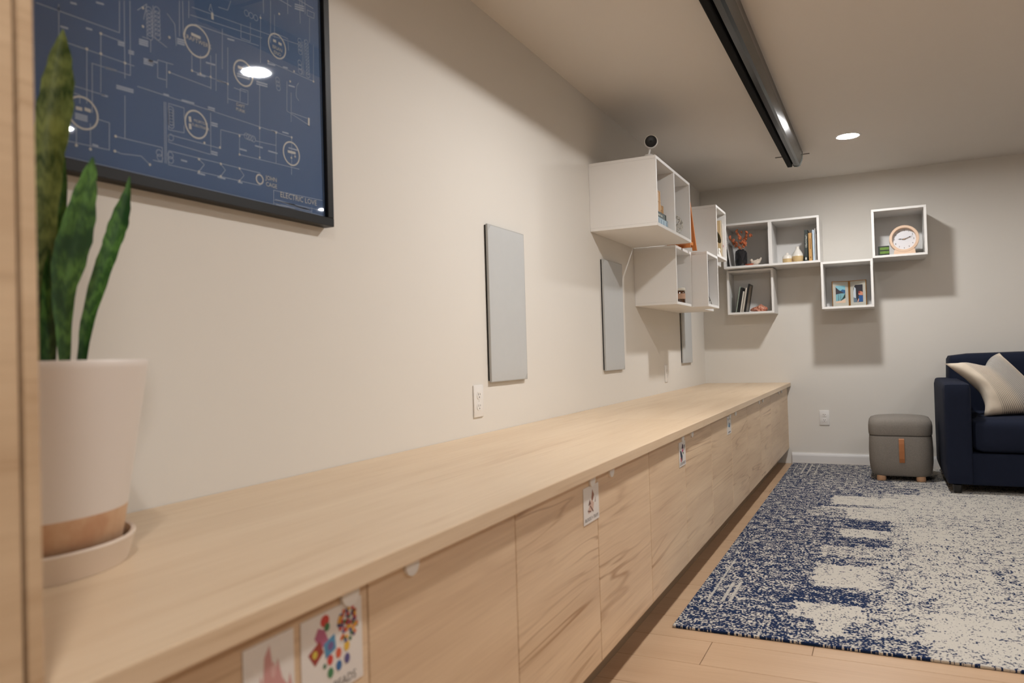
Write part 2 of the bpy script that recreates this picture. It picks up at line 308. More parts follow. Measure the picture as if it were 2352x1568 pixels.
# ------------------------------------------------------------------ room shell
XR, YF = 4.3, -8.3
struct('wall_left', box(new(), -0.12, 0, YF, 0.12, 0, ZC), WALL)
struct('wall_back', box(new(), 0, XR, 0, 0.12, 0, ZC), WALL)
struct('wall_right', box(new(), XR, XR+0.12, YF, 0.12, 0, ZC), WALL)
struct('wall_front', box(new(), 0, XR, YF-0.12, YF, 0, ZC), WALL)
struct('ceiling', box(new(), -0.12, XR+0.12, YF-0.12, 0.12, ZC, ZC+0.12), CEIL)
floor = struct('floor', box(new(), -0.12, XR+0.12, YF-0.12, 0.12, -0.12, -0.004), SUB)
def planks():
    W, L, g = 0.1885, 1.52, 0.0009
    k0 = math.floor((YF+4.15)/W); cache = {}
    for k in range(k0, 23):
        y0, y1 = -4.15+k*W, -4.15+(k+1)*W
        y0 = max(y0, YF); y1 = min(y1, 0.0)
        if y1-y0 < 0.01: continue
        off = {0: 0.813, 1: 1.108, 2: 0.33}.get(k, random.uniform(0, L))
        x = off-math.ceil(off/L)*L
        while x < XR:
            a, b = max(x, 0.0), min(x+L, XR); x += L
            if b-a < 0.03: continue
            key = (round(b-a, 3), round(y1-y0, 3))
            o_ = ((a+b)/2, (y0+y1)/2, -0.004)
            if key not in cache:
                p = obj('plank', box(new(), a+g, b-g, y0+g, y1-g, -0.004, 0.0, 0.0007, 1), PLANK, floor, origin=o_)
                cache[key] = p.data
            else:
                p = bpy.data.objects.new('plank', cache[key]); col.objects.link(p); p.parent = floor; p.location = o_
planks()
# skirting along the back wall: tall flat board with a stepped, rounded top
def baseboard(name, x0, x1):
    prof = [(0, 0), (-0.014, 0), (-0.014, 0.066), (-0.011, 0.078), (-0.008, 0.083), (-0.007, 0.088), (0, 0.089)]
    struct(name, prism(new(), prof, 'x', x0, x1), TRIM)
baseboard('baseboard_back', 0.66, XR)

# ------------------------------------------------------------------ ceiling: downlights and screen housing
def emitter(name, rgb, s):
    t = NT(name); t.base((0.9, 0.9, 0.9, 1)); t.set(Roughness=0.6)
    t.b.inputs['Emission Color'].default_value = rgb + (1,)
    t.b.inputs['Emission Strength'].default_value = s
    return t.m
DL_LABEL = ['round recessed ceiling downlight in view near the back wall',
            'round recessed downlight mirrored largest in the blueprint poster glass',
            'round recessed downlight mirrored beside the snake plant in the poster glass',
            'round recessed downlight mirrored in the lower right corner of the poster glass',
            'round recessed downlight in the ceiling beside the tall cabinet',
            'round recessed downlight in the ceiling behind the viewer']
TRIMRING = plain('downlight_trim', (235, 233, 230), 0.5)
for i, (x, y, c, s) in enumerate(DOWNLIGHTS):
    t = thing('recessed_downlight', DL_LABEL[i], 'ceiling light', (x, y, ZC), 'recessed ceiling downlights')
    obj('trim_ring', lathe(new(), [(0.062, ZC), (0.062, ZC-0.004), (0.066, ZC-0.006), (0.076, ZC-0.003), (0.078, ZC)], (x, y, 0), 40), TRIMRING, t, True)
    obj('lens', lathe(new(), [(0.0, ZC-0.0045), (0.0615, ZC-0.0035), (0.0615, ZC-0.0005), (0, ZC-0.0005)], (x, y, 0), 40), emitter('downlight_glow', c, s), t)
def screen_housing():
    t = thing('screen_housing', 'long dark metal projector screen housing fixed under the ceiling', 'projector screen', (0.845, -2.65, ZC))
    y0, y1 = -4.45, -0.955
    met = plain('housing_metal', (36, 38, 37), 0.2, 0.6, vary=0.05)
    prof = [(0.828, ZC), (0.828, 2.156), (0.836, 2.146), (0.860, 2.143), (0.872, 2.150), (0.889, 2.195), (0.889, ZC)]
    obj('casing', prism(new(), prof, 'y', y0, y1), met, t)
    obj('weight_bar', box(new(), 0.793, 0.8255, y0+0.01, y1-0.01, 2.138, 2.215, 0.006), plain('matte_black', (7, 7, 7), 0.75, vary=0.05, spec=0.15), t)
    obj('fabric_slot', box(new(), 0.822, 0.829, y0+0.02, y1-0.02, 2.16, ZC), DARK, t)
    cap = [(a+(a-0.857)*0.06, min(ZC, b-0.003)) for a, b in prof]
    for ya, yb in ((y1, y1+0.014), (y0-0.014, y0)):
        e = obj('end_cap', prism(new(), cap, 'y', ya, yb), plain('cap_grey', (96, 100, 96), 0.4, 0.3), t)
        obj('cap_bolt', lathe(new(), [(0.004, 0), (0.004, 0.003)], (0.857, ya if ya < -2 else yb, 2.165), 10, 'Y'), BLACK, e)
    for yy in (-0.86, -4.33):
        obj('mounting_bracket', box(new(), 0.705, 0.928, yy-0.008, yy+0.008, ZC-0.004, ZC, 0.001, 1), plain('bracket_grey', (120, 112, 104), 0.5, 0.4), t)
screen_housing()

# ------------------------------------------------------------------ low cabinet run with worktop
XD, XW, ZW = 0.645, 0.667, 0.642
Y = [-5.985, -5.506] + [-5.506+0.4925*i for i in range(1, 12)]
def tabmesh(y):
    bm = new()
    pts = [(y-0.019, 0.607)] + [(y+0.019*math.cos(a), 0.6035+0.0185*math.sin(a)) for a in [PI+PI*i/10 for i in range(11)]] + [(y+0.019, 0.607)]
    prism(bm, pts, 'x', XD, XD+0.006)
    return bm
CAB_LABEL = ['two-door wooden base cabinet nearest the viewer, with two toy cards',
             'two-door wooden base cabinet with the card of brown wooden shapes',
             'two-door wooden base cabinet with the card of dark coloured bricks',
             'two-door wooden base cabinet with the small pale blue card',
             'two-door wooden base cabinet, second from the back wall',
             'two-door wooden base cabinet against the back wall']
for j in range(6):
    ya, ym, yb = Y[2*j], Y[2*j+1], Y[2*j+2]
    t = thing('base_cabinet', CAB_LABEL[j], 'cabinet', (0.33, (ya+yb)/2, 0), 'low wooden cabinets under the worktop')
    obj('body', box(new(), 0.006, XD-0.020, ya+0.0005, yb-0.0005, 0.10, 0.6105), CARC, t)
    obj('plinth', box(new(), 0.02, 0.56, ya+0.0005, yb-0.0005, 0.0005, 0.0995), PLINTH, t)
    for k, (a, b, s) in enumerate(((ya, ym, -0.045), (ym, yb, 0.11))):
        d = obj('door', box(new(), XD-0.019, XD, a+0.0016, b-0.0016, 0.125, 0.6065, 0.0009, 1), DOORM, t, origin=(XD, (a+b)/2, 0.36))
        obj('pull_tab', tabmesh(ym+s), PLAST, d)
    if j == 5:
        obj('filler_strip', box(new(), XD-0.03, XD-0.006, yb, -0.001, 0.125, 0.6065), DOORM, t)
yj = -3.30
for a, b, lab in ((-5.986, yj-0.0006, 'long pale wood worktop piece carrying the snake plant'), (yj+0.0006, -0.001, 'pale wood worktop piece running into the back corner')):
    tag(obj('worktop', box(new(), 0.001, XW, a, b, 0.612, ZW, 0.0022), WTOP, origin=(0.33, (a+b)/2, ZW)), lab, 'worktop', 'worktop pieces')

# tall cabinet at the left edge: door front, side panel edge, top
def tall_cabinet():
    y1, y0 = -5.9875, -6.62
    t = thing('tall_cabinet', 'tall pale wooden cabinet at the left edge beside the worktop', 'cabinet', (0.33, -6.3, 0))
    obj('side_panel', box(new(), 0.002, 0.662, y1-0.0135, y1, 0.0005, 2.2, 0.0008, 1), TALLM, t)
    obj('side_panel', box(new(), 0.002, 0.662, y0, y0+0.0135, 0.0005, 2.2, 0.0008, 1), TALLM, t)
    obj('body', box(new(), 0.004, 0.640, y0+0.014, y1-0.014, 0.10, 2.198), CARC, t)
    obj('plinth', box(new(), 0.02, 0.58, y0+0.014, y1-0.014, 0.0005, 0.099), PLINTH, t)
    d = obj('door', box(new(), 0.643, 0.661, y0+0.0165, y1-0.0170, 0.105, 2.195, 0.001, 1), TALLM, t, origin=(0.65, -6.3, 1.1))
    obj('pull_tab', box(new(), 0.661, 0.667, y0+0.03, y0+0.06, 1.0, 1.12, 0.002), PLAST, d)
tall_cabinet()

# toy cards hung on the door tabs
CARD = plain('card_laminate', (228, 222, 216), 0.3, vary=0.01)
def ink(rgb): return plain('ink_%d_%d_%d' % rgb, rgb, 0.45, vary=0.08)
def card(label, y0, y1, z0, z1, shapes, words=None, wsize=0.012, specks=(), wshift=0.0):
    t = thing('picture_card', label, 'card', (XD, (y0+y1)/2, z0), 'picture cards on the cabinet doors')
    x0 = XD+0.0004
    obj('card_sheet', box(new(), x0, x0+0.0012, y0, y1, z0, z1), CARD, t)
    xa, xb = x0+0.0012, x0+0.0015
    yc, W, H = (y0+y1)/2, y1-y0, z1-z0
    P = lambda u, v: (y0+u*W, z0+v*H)
    for i, s in enumerate(shapes):
        bm = new(); xi = xb+i*0.00004                            # overlapping prints stay clear of each other
        if s[1] == 'p': prism(bm, [P(*q) for q in s[2]], 'x', xa, xi)
        else: discflat(bm, P(s[2], s[3]), s[4]*W, 'x', xa, xi, 14, s[5]*H)
        obj('printed_shape', bm, ink(s[0]), t)
    for i, rgb in enumerate(sorted(set(s[0] for s in specks))):      # print too fine to pick apart
        bm = new(); xi = xb+0.0006+i*0.00005
        for s in specks:
            if s[0] == rgb: discflat(bm, P(s[2], s[3]), s[4]*W, 'x', xa, xi, 8, s[5]*H)
        obj('printed_specks', bm, ink(rgb), t)['kind'] = 'stuff'
    if words:
        obj('printed_word', text(new(), words, wsize, lambda a, b: (xb+0.0002, yc+a+wshift, z0+0.010+b)), ink((120, 116, 114)), t)
rects = lambda u0, v0, u1, v1: [(u0, v0), (u1, v0), (u1, v1), (u0, v1)]
pk, dpk, rs = (202, 150, 146), (176, 118, 116), (214, 172, 168)
card('white card with a pink toy castle, leftmost on the doors', -5.747, -5.662, 0.452, 0.592, [
    (pk, 'p', [(0.04, 0), (0.12, 0.34), (0.24, 0.5), (0.32, 0.72), (0.36, 0.62), (0.40, 0.86), (0.50, 0.95), (0.58, 0.66), (0.66, 0.80), (0.74, 0.62), (0.86, 0.52), (0.90, 0.62), (0.96, 0.46), (0.96, 0)]),
    (dpk, 'p', [(0.40, 0), (0.42, 0.32), (0.55, 0.42), (0.66, 0.32), (0.67, 0)]), (rs, 'p', [(0.46, 0), (0.50, 0.24), (0.60, 0.24), (0.62, 0)]),
    (dpk, 'p', rects(0.28, 0.3, 0.36, 0.48)), (dpk, 'p', rects(0.72, 0.3, 0.80, 0.5)), (rs, 'c', 0.56, 0.72, 0.05, 0.07)])
bd = random.Random(3); beads = []
pal = [(196, 60, 48), (226, 168, 50), (54, 110, 76), (70, 84, 150), (208, 110, 60), (96, 70, 120)]
for i in range(64):
    a, r = bd.uniform(0, 2*PI), math.sqrt(bd.uniform(0, 1))
    beads.append((bd.choice(pal), 'c', 0.74+0.17*r*math.cos(a), 0.74+0.2*r*math.sin(a), 0.022, 0.026))
card('white card of coloured beads and toys with a printed word, beside the castle card', -5.649, -5.523, 0.478, 0.592, [
    ((178, 96, 130), 'p', [(0.2, 0.75), (0.26, 0.85), (0.36, 0.8), (0.42, 0.66), (0.3, 0.6)]), ((196, 60, 52), 'c', 0.37, 0.9, 0.07, 0.07),
    ((60, 120, 76), 'c', 0.40, 0.82, 0.045, 0.05), ((150, 56, 48), 'p', [(0.1, 0.6), (0.28, 0.7), (0.34, 0.55), (0.2, 0.44)]),
    ((200, 180, 70), 'c', 0.2, 0.57, 0.04, 0.045), ((78, 140, 178), 'p', [(0.34, 0.64), (0.52, 0.7), (0.54, 0.52), (0.37, 0.46)]),
    ((110, 88, 140), 'c', 0.45, 0.58, 0.05, 0.05), ((70, 112, 84), 'c', 0.35, 0.38, 0.025, 0.03)] +
    [(c, 'c', u, v, 0.045, 0.06) for c, u, v in (((200, 62, 56), 0.44, 0.42), ((208, 92, 62), 0.58, 0.45), ((224, 180, 64), 0.72, 0.48),
                                             ((66, 128, 84), 0.44, 0.27), ((46, 104, 158), 0.58, 0.30), ((88, 82, 136), 0.72, 0.33))], 'BEADS', 0.017, beads, 0.022)
br, dbr, lb = (150, 98, 70), (112, 76, 62), (206, 176, 160)
card('white card of brown wooden shapes with a printed word on a door', -4.627, -4.514, 0.496, 0.588, [
    (br, 'p', [(0.5, 0.62), (0.58, 0.88), (0.68, 0.72), (0.56, 0.52)]), (lb, 'p', [(0.28, 0.36), (0.5, 0.62), (0.66, 0.5), (0.6, 0.32), (0.3, 0.26)]),
    (dbr, 'p', [(0.3, 0.48), (0.4, 0.64), (0.46, 0.5)]), (dbr, 'p', [(0.38, 0.46), (0.42, 0.47), (0.62, 0.28), (0.58, 0.26)]),
    (dbr, 'p', [(0.72, 0.5), (0.78, 0.64), (0.76, 0.5)]), (dbr, 'p', [(0.26, 0.36), (0.46, 0.31), (0.45, 0.28), (0.27, 0.32)])], 'BLOCKS + TRAYS', 0.0125)
card('white card of dark and pink building shapes with a printed word on a door', -3.634, -3.533, 0.496, 0.586, [
    ((70, 40, 62), 'p', [(0.4, 0.72), (0.5, 0.9), (0.64, 0.86), (0.66, 0.7)]), ((176, 60, 106), 'p', [(0.42, 0.62), (0.6, 0.72), (0.66, 0.6), (0.5, 0.55)]),
    ((64, 96, 66), 'p', [(0.5, 0.54), (0.7, 0.56), (0.64, 0.46)]), ((36, 54, 74), 'p', [(0.14, 0.66), (0.34, 0.62), (0.5, 0.4), (0.44, 0.2), (0.22, 0.4)]),
    ((190, 74, 80), 'p', [(0.18, 0.38), (0.3, 0.34), (0.34, 0.2), (0.24, 0.18)]), ((60, 40, 38), 'p', [(0.78, 0.82), (0.86, 0.84), (0.8, 0.6)])], 'LOOSE PARTS', 0.0135)
card('small pale card with a blue picture, nearest the back wall', -2.668, -2.562, 0.512, 0.598, [
    ((130, 168, 190), 'p', [(0.2, 0.45), (0.45, 0.7), (0.5, 0.35)]), ((66, 84, 110), 'p', [(0.5, 0.4), (0.62, 0.62), (0.75, 0.55), (0.68, 0.34)]),
    ((190, 190, 120), 'c', 0.7, 0.82, 0.07, 0.06), ((110, 100, 130), 'c', 0.28, 0.84, 0.06, 0.07), ((140, 138, 140), 'p', rects(0.22, 0.07, 0.78, 0.14))])

# ------------------------------------------------------------------ left wall: panels, outlets, poster
PANEL = plain('panel_grille', (195, 197, 197), 0.6, vary=0.02, scale=30, bump=0.25, bscale=900, rnd=0.0)
PEDGE = plain('panel_edge', (176, 176, 174), 0.45, vary=0.02)
def wall_panel(label, y0, y1, z0=0.826, z1=1.421):
    t = thing('wall_panel', label, 'wall panel', (0, (y0+y1)/2, z0), 'flat grey panels on the left wall')
    obj('back_frame', box(new(), 0.0005, 0.007, y0+0.003, y1-0.003, z0+0.006, z1-0.003), DARK, t)
    obj('rim', box(new(), 0.0065, 0.016, y0, y1, z0, z1, 0.0015, 1), PEDGE, t)
    bm = new()                                   # shallow cushion-shaped grille
    N, M = 14, 24; V = {}
    for i in range(N+1):
        for j in range(M+1):
            u, v = i/N, j/M
            e = min(min(u, 1-u)*(y1-y0), min(v, 1-v)*(z1-z0))
            V[i, j] = bm.verts.new((0.0158+0.0022*min(1, e/0.007)**0.5, y0+0.002+(y1-y0-0.004)*u, z0+0.002+(z1-z0-0.004)*v))
    for i in range(N):
        for j in range(M): bm.faces.new((V[i, j], V[i+1, j], V[i+1, j+1], V[i, j+1]))
    obj('grille', bm, PANEL, t, True)
wall_panel('tall grey wall panel next to the outlet, nearest of three', -3.892, -3.572)
wall_panel('tall grey wall panel half under the nearest floating shelf, middle of three', -2.583, -2.253)
wall_panel('tall grey wall panel under the low floating cubes near the corner', -0.845, -0.54)

SLOT = plain('outlet_slot', (58, 52, 48), 0.6)
def outlet(label, side, a, z, slots=True):
    """side 'x': on the left wall at y=a; 'y': on the back wall at x=a"""
    F = (lambda h, u, v: (h, a+u, z+v)) if side == 'x' else (lambda h, u, v: (a+u, -h, z+v))
    t = thing('wall_outlet', label, 'outlet', F(0, 0, -0.058), 'white wall outlets')
    def bx(h0, h1, u0, u1, v0, v1, bev=0.0):
        p, q = F(h0, u0, v0), F(h1, u1, v1)
        return box(new(), *(s for c in zip([min(m) for m in zip(p, q)], [max(m) for m in zip(p, q)]) for s in c), bev)
    obj('plate', bx(0.0005, 0.006, -0.036, 0.036, -0.058, 0.058, 0.0022), PLAST, t, True)
    for dz in ((0.0205, -0.0205) if slots else ()):
        bm = new()
        prof = [(0.0172*math.cos(2*PI*k/20), max(-0.0135, min(0.0135, 0.0172*math.sin(2*PI*k/20)))) for k in range(20)]
        A = [bm.verts.new(F(0.006, u, v+dz)) for u, v in prof]; B = [bm.verts.new(F(0.0078, u*0.97, v*0.97+dz)) for u, v in prof]
        bm.faces.new(B)
        for k in range(20): bm.faces.new((A[k], A[(k+1) % 20], B[(k+1) % 20], B[k]))
        bmesh.ops.recalc_face_normals(bm, faces=bm.faces)
        s = obj('socket', bm, PLAST, t)
        for u, v, w, h in ((-0.0065, 0.004, 0.0022, 0.008), (0.0065, 0.004, 0.0022, 0.0065), (0, -0.0065, 0.0045, 0.0045)):
            obj('slot', bx(0.0070, 0.0081, u-w/2, u+w/2, v+dz-h/2, v+dz+h/2), SLOT, s)
    obj('screw', bx(0.006, 0.0068, -0.002, 0.002, -0.002, 0.002), plain('screw_white', (205, 202, 198), 0.4), t)
outlet('white double outlet above the worktop beside the nearest grey panel', 'x', -3.977, 0.763)
outlet('white plate above the worktop between the middle and far grey panels', 'x', -1.295, 0.768)
outlet('white double outlet low on the back wall left of the ottoman', 'y', 0.907, 0.365)

def poster():
    y0, y1, z0, z1 = -5.70, -4.803, 1.279, 1.945
    fw, fd = 0.0225, 0.034
    t = thing('framed_poster', 'black framed blue blueprint poster on the left wall', 'picture', (0, (y0+y1)/2, z0))
    for nm, b in (('frame_rail', (y0, y1, z0, z0+fw)), ('frame_rail', (y0, y1, z1-fw, z1)), ('frame_rail', (y0, y0+fw, z0+fw, z1-fw)), ('frame_rail', (y1-fw, y1, z0+fw, z1-fw))):
        obj(nm, box(new(), 0.0005, fd, *b, 0.0012, 1), plain('frame_black', (15, 14, 14), 0.45, vary=0.05, spec=0.3), t)
    pr = plain('print_blue', (38, 78, 126), 0.6, vary=0.05, scale=4)
    p = obj('print', box(new(), 0.012, 0.0225, y0+fw-0.002, y1-fw+0.002, z0+fw-0.002, z1-fw+0.002), pr, t)
    a, b = 0.0225, 0.0228
    linem = plain('print_line', (150, 164, 188), 0.6, vary=0.05); boldm = plain('print_bold', (190, 190, 188), 0.6, vary=0.05)
    inside = lambda q: y0+fw+0.004 < q[0] < y1-fw-0.003 and z0+fw < q[1] < z1-fw
    bm = new()
    for s in SEGS: ribbon(bm, s, 0.0013, 'x', a, b)
    ribbon(bm, [(y0+fw+0.006, z0+fw+0.004), (y1-fw-0.004, z0+fw+0.004), (y1-fw-0.004, z1-fw-0.006), (y0+fw+0.006, z1-fw-0.006), (y0+fw+0.006, z0+fw+0.004)], 0.0012, 'x', a, b)
    for q in COIL: ringflat(bm, q, 0.0068, 0.0013, 'x', a, b, 12)
    for p0, p1 in BARS: ribbon(bm, [p0, p1], 0.0034, 'x', a, b)
    # upper part of the sheet, above the picture's top edge
    rr = random.Random(11)
    for i in range(26):
        ys = rr.uniform(y0+0.08, y1-0.08); zs = rr.uniform(1.80, z1-0.05)
        ribbon(bm, [(ys, zs), (min(ys+rr.uniform(0.03, 0.15), y1-0.05), zs)], 0.0016, 'x', a, b)
        ribbon(bm, [(ys, zs), (ys, max(1.74, zs-rr.uniform(0.02, 0.1)))], 0.0016, 'x', a, b)
    obj('printed_lines', bm, linem, p)
    bm = new()
    for c in CIRC: ringflat(bm, c[:2], c[2], 0.0036, 'x', a, b+0.0002, 40)
    for s in THICK: ribbon(bm, s, 0.0062, 'x', a, b+0.0003)
    for q in DOTS: discflat(bm, q, 0.0028, 'x', a, b+0.0004, 8)
    obj('printed_symbols', bm, boldm, p)
    bm = new()
    for s, (yy, zz), sz in (('ELECTRIC LOVE', (-4.9248, 1.3334), 0.0190), ('KRAFTWERK', (-5.2321, 1.6214), 0.0132), ('BRIAN', (-4.9894, 1.691), 0.0120), ('ENO', (-4.9894, 1.679), 0.0120), ('MORTON', (-5.228, 1.447), 0.0085), ('SUBOTNICK', (-5.228, 1.437), 0.0085),
                         ('JOHN', (-5.020, 1.3655), 0.0145), ('CAGE', (-5.020, 1.350), 0.0145), ('DAFT', (-5.113, 1.516), 0.0105), ('PUNK', (-5.113, 1.505), 0.0105)):
        text(bm, s, sz, lambda u, v, yy=yy, zz=zz: (b+0.0005, yy+u, zz+v))
    obj('printed_lettering', bm, boldm, p)
    g = NT('picture_glass'); nt = g.t
    ge = nt.nodes.new('ShaderNodeNewGeometry'); dt = nt.nodes.new('ShaderNodeVectorMath'); dt.operation = 'DOT_PRODUCT'
    nt.links.new(ge.outputs['Incoming'], dt.inputs[0]); nt.links.new(ge.outputs['Normal'], dt.inputs[1])
    cz = g.math('SUBTRACT', 1.0, g.math('ABSOLUTE', dt.outputs['Value']), clamp=True)
    fr = g.math('ADD', 0.04, g.math('MULTIPLY', g.math('POWER', cz, 5.0), 0.96))      # thin-glass reflectance
    tr = nt.nodes.new('ShaderNodeBsdfTransparent'); gl = nt.nodes.new('ShaderNodeBsdfGlossy'); gl.inputs['Roughness'].default_value = 0.02
    mx = nt.nodes.new('ShaderNodeMixShader'); nt.links.new(fr, mx.inputs[0]); nt.links.new(tr.outputs[0], mx.inputs[1]); nt.links.new(gl.outputs[0], mx.inputs[2])
    nt.links.new(mx.outputs[0], nt.nodes['Material Output'].inputs['Surface'])
    obj('glass_pane', box(new(), 0.0236, 0.0256, y0+fw-0.002, y1-fw+0.002, z0+fw-0.002, z1-fw+0.002), g.m, t)
poster()

# ------------------------------------------------------------------ snake plant, pot and saucer on the worktop
PC = Vector((0.197, -5.738, 0))
NV = Vector((0.863, -0.505, 0)); SV = Vector((0.505, 0.863, 0))
CERW = plain('glazed_white', (226, 216, 208), 0.45, vary=0.02, scale=6)
def clay():
    t = NT('bare_clay'); v = t.coords('Object', 0)
    n = t.noise(v, 14, 4, 0.6); n2 = t.noise(v, 60, 2)
    t.base(t.mix(t.smooth(n, 0.35, 0.7), lin((214, 178, 144)), lin((196, 150, 116)))); t.set(Roughness=0.8); t.bump(n2, 0.1); return t.m
def lathe_pot():
    t = thing('plant_pot', 'tapered white ceramic plant pot with bare tan base', 'plant pot', (PC.x, PC.y, 0.655))
    zs, zr, z0 = 0.724, 0.9375, 0.6545
    R = lambda z: 0.1385+(z-z0)/(zr-z0)*0.0415
    obj('glazed_body', lathe(new(), [(R(zs), zs), (R(zr)-0.001, zr-0.012), (R(zr), zr-0.004), (R(zr)-0.002, zr), (R(zr)-0.006, zr), (R(zr)-0.009, zr-0.02), (R(zs)-0.010, zs), ], (PC.x, PC.y, 0), 56, close=True), CERW, t, True)
    obj('bare_base', lathe(new(), [(R(z0)-0.006, z0), (R(z0), z0+0.006), (R(zs), zs), (R(zs)-0.010, zs), (R(z0)-0.012, z0+0.012), (0.0, z0+0.012), (0.0, z0)], (PC.x, PC.y, 0), 56), clay(), t, True)
    tag(obj('saucer', lathe(new(), [(0.0, ZW+0.0005), (0.148, ZW+0.0005), (0.156, ZW+0.03), (0.1585, ZW+0.038), (0.157, ZW+0.041), (0.152, ZW+0.040), (0.149, ZW+0.030), (0.143, ZW+0.011), (0.0, ZW+0.011)], (PC.x, PC.y, 0), 56),
        plain('saucer_ceramic', (222, 205, 188), 0.5, vary=0.02), smooth=True, origin=(PC.x, PC.y, ZW)), 'round cream saucer under the white plant pot', 'saucer')
lathe_pot()
def leaf_mat():
    t = NT('snake_leaf'); v = t.coords('Object', 0)
    z = t.n('ShaderNodeSeparateXYZ'); t.link(v, z.inputs[0])
    ns = t.noise(t.map(v, (60, 60, 14)), 1.0, 4, 0.65)
    ph = t.math('ADD', t.math('MULTIPLY', z.outputs[2], 190.0), t.math('MULTIPLY', ns, 20.0))
    band = t.math('MULTIPLY', t.math('ADD', t.math('SINE', ph), 1.0), 0.5)
    msk = t.smooth(t.noise(t.map(v, (18, 18, 26)), 1.0, 3), 0.35, 0.65)
    f = t.math('ADD', t.math('MULTIPLY', band, 0.38), t.math('MULTIPLY', msk, 0.62), clamp=True)
    c = t.mix(f, lin((52, 84, 36)), lin((156, 180, 108)))
    t.base(t.mix(t.math('MULTIPLY', t.smooth(t.noise(t.map(v, (30, 30, 9)), 1.0, 2), 0.45, 0.7), 0.5), c, lin((150, 164, 62)))); t.set(Roughness=0.42); t.bump(ns, 0.12); return t.m
def leaf_mat_dark():
    t = NT('snake_leaf_deep'); v = t.coords('Object', 0)
    z = t.n('ShaderNodeSeparateXYZ'); t.link(v, z.inputs[0])
    ns = t.noise(t.map(v, (70, 70, 16)), 1.0, 4, 0.65)
    ph = t.math('ADD', t.math('MULTIPLY', z.outputs[2], 190.0), t.math('MULTIPLY', ns, 22.0))
    band = t.math('MULTIPLY', t.math('ADD', t.math('SINE', ph), 1.0), 0.5)
    f = t.math('MULTIPLY', t.math('ADD', t.math('MULTIPLY', band, 0.6), 0.25), t.smooth(t.noise(t.map(v, (24, 24, 18)), 1.0, 3), 0.3, 0.62), clamp=True)
    t.base(t.mix(f, lin((28, 74, 34)), lin((104, 156, 72)))); t.set(Roughness=0.38); t.bump(ns, 0.1); return t.m
def snake_plant():
    t = thing('snake_plant', 'upright snake plant with banded green leaves in the white pot', 'plant', (PC.x, PC.y, 0.86))
    obj('soil', lathe(new(), [(0.0, 0.86), (0.150, 0.86), (0.154, 0.895), (0.08, 0.902), (0, 0.905)], (PC.x, PC.y, 0), 32), plain('potting_soil', (58, 44, 34), 0.9, vary=0.3, scale=60, bump=0.6, bscale=120), t, True)
    la, lb = leaf_mat(), leaf_mat_dark()
    # each leaf: (s along the picture, z, offset to the viewer, half width); twist angle; material
    L = [([(0.026, .89, .02, .010), (0.031, .98, .02, .013), (0.038, 1.06, .025, .0155), (0.044, 1.15, .03, .018), (0.0515, 1.24, .035, .0205), (0.060, 1.30, .035, .0235), (0.065, 1.345, .035, .0205), (0.069, 1.39, .035, .0125), (0.072, 1.423, .035, .0008)], 0.1, la),
         ([(0.048, .89, -.04, .006), (0.052, .97, -.04, .008), (0.058, 1.06, -.04, .009), (0.066, 1.14, -.04, .008), (0.072, 1.2, -.04, .0075), (0.072, 1.25, -.04, .005), (0.0705, 1.28, -.04, .0006)], 0.2, lb),
         ([(0.066, .89, .05, .006), (0.065, .95, .05, .008), (0.064, 1.03, .05, .0145), (0.074, 1.09, .05, .024), (0.084, 1.13, .05, .0225), (0.094, 1.18, .05, .016), (0.102, 1.215, .05, .009), (0.106, 1.236, .05, .0008)], -0.15, lb),
         ([(0.084, .89, .0, .006), (0.0905, .935, .0, .0065), (0.0985, .995, .0, .0095), (0.119, 1.07, .0, .0135), (0.134, 1.115, .0, .0135), (0.1425, 1.142, .0, .0150), (0.150, 1.172, .0, .0115), (0.157, 1.2, .0, .005), (0.1605, 1.224, .0, .0006)], 0.25, lb),
         ([(-0.02, .89, .0, .012), (-0.03, 1.0, .0, .02), (-0.04, 1.12, .0, .028), (-0.045, 1.24, .0, .024), (-0.045, 1.32, .0, .001)], 0.4, la),
         ([(-0.05, .89, -.03, .010), (-0.08, 1.0, -.03, .018), (-0.10, 1.09, -.03, .020), (-0.115, 1.17, -.03, .001)], -0.3, lb),
         ([(0.045, .89, .03, .008), (0.046, .94, .03, .0095), (0.049, 1.0, .03, .012), (0.05, 1.06, .03, .010), (0.05, 1.1, .03, .001)], 0.0, lb)]
    for pts, tw, m in L:
        bm = new(); rings = []
        # resample
        rs = []
        for i in range(len(pts)-1):
            for k in range(4):
                f = k/4; rs.append([p+(q-p)*f for p, q in zip(pts[i], pts[i+1])])
        rs.append(list(pts[-1]))
        sm = [rs[0]] + [[(a+2*b+c)/4 for a, b, c in zip(rs[i-1], rs[i], rs[i+1])] for i in range(1, len(rs)-1)] + [rs[-1]]
        for i, (s, z, o_, h) in enumerate(sm):
            h = h*(1+0.05*math.sin(i*1.9))
            c = PC + s*SV + o_*NV; c.z = z
            ax = (SV*math.cos(tw) + NV*math.sin(tw)); nn = (NV*math.cos(tw) - SV*math.sin(tw))
            row = []
            for u, d in ((-1, .22), (-.55, .02), (0, -.16), (.55, .02), (1, .22)):
                row.append(bm.verts.new(c + ax*h*u + nn*h*d))
            for u, d in ((.55, -.16), (0, -.36), (-.55, -.16)):
                row.append(bm.verts.new(c + ax*h*u + nn*h*d))
            rings.append(row)
        for A, B in zip(rings[:-1], rings[1:]):
            for k in range(8): bm.faces.new((A[k], A[(k+1) % 8], B[(k+1) % 8], B[k]))
        bm.faces.new(rings[0]); bm.faces.new(rings[-1][::-1])
        bmesh.ops.recalc_face_normals(bm, faces=bm.faces)
        obj('leaf', bm, m, t, True)
snake_plant()

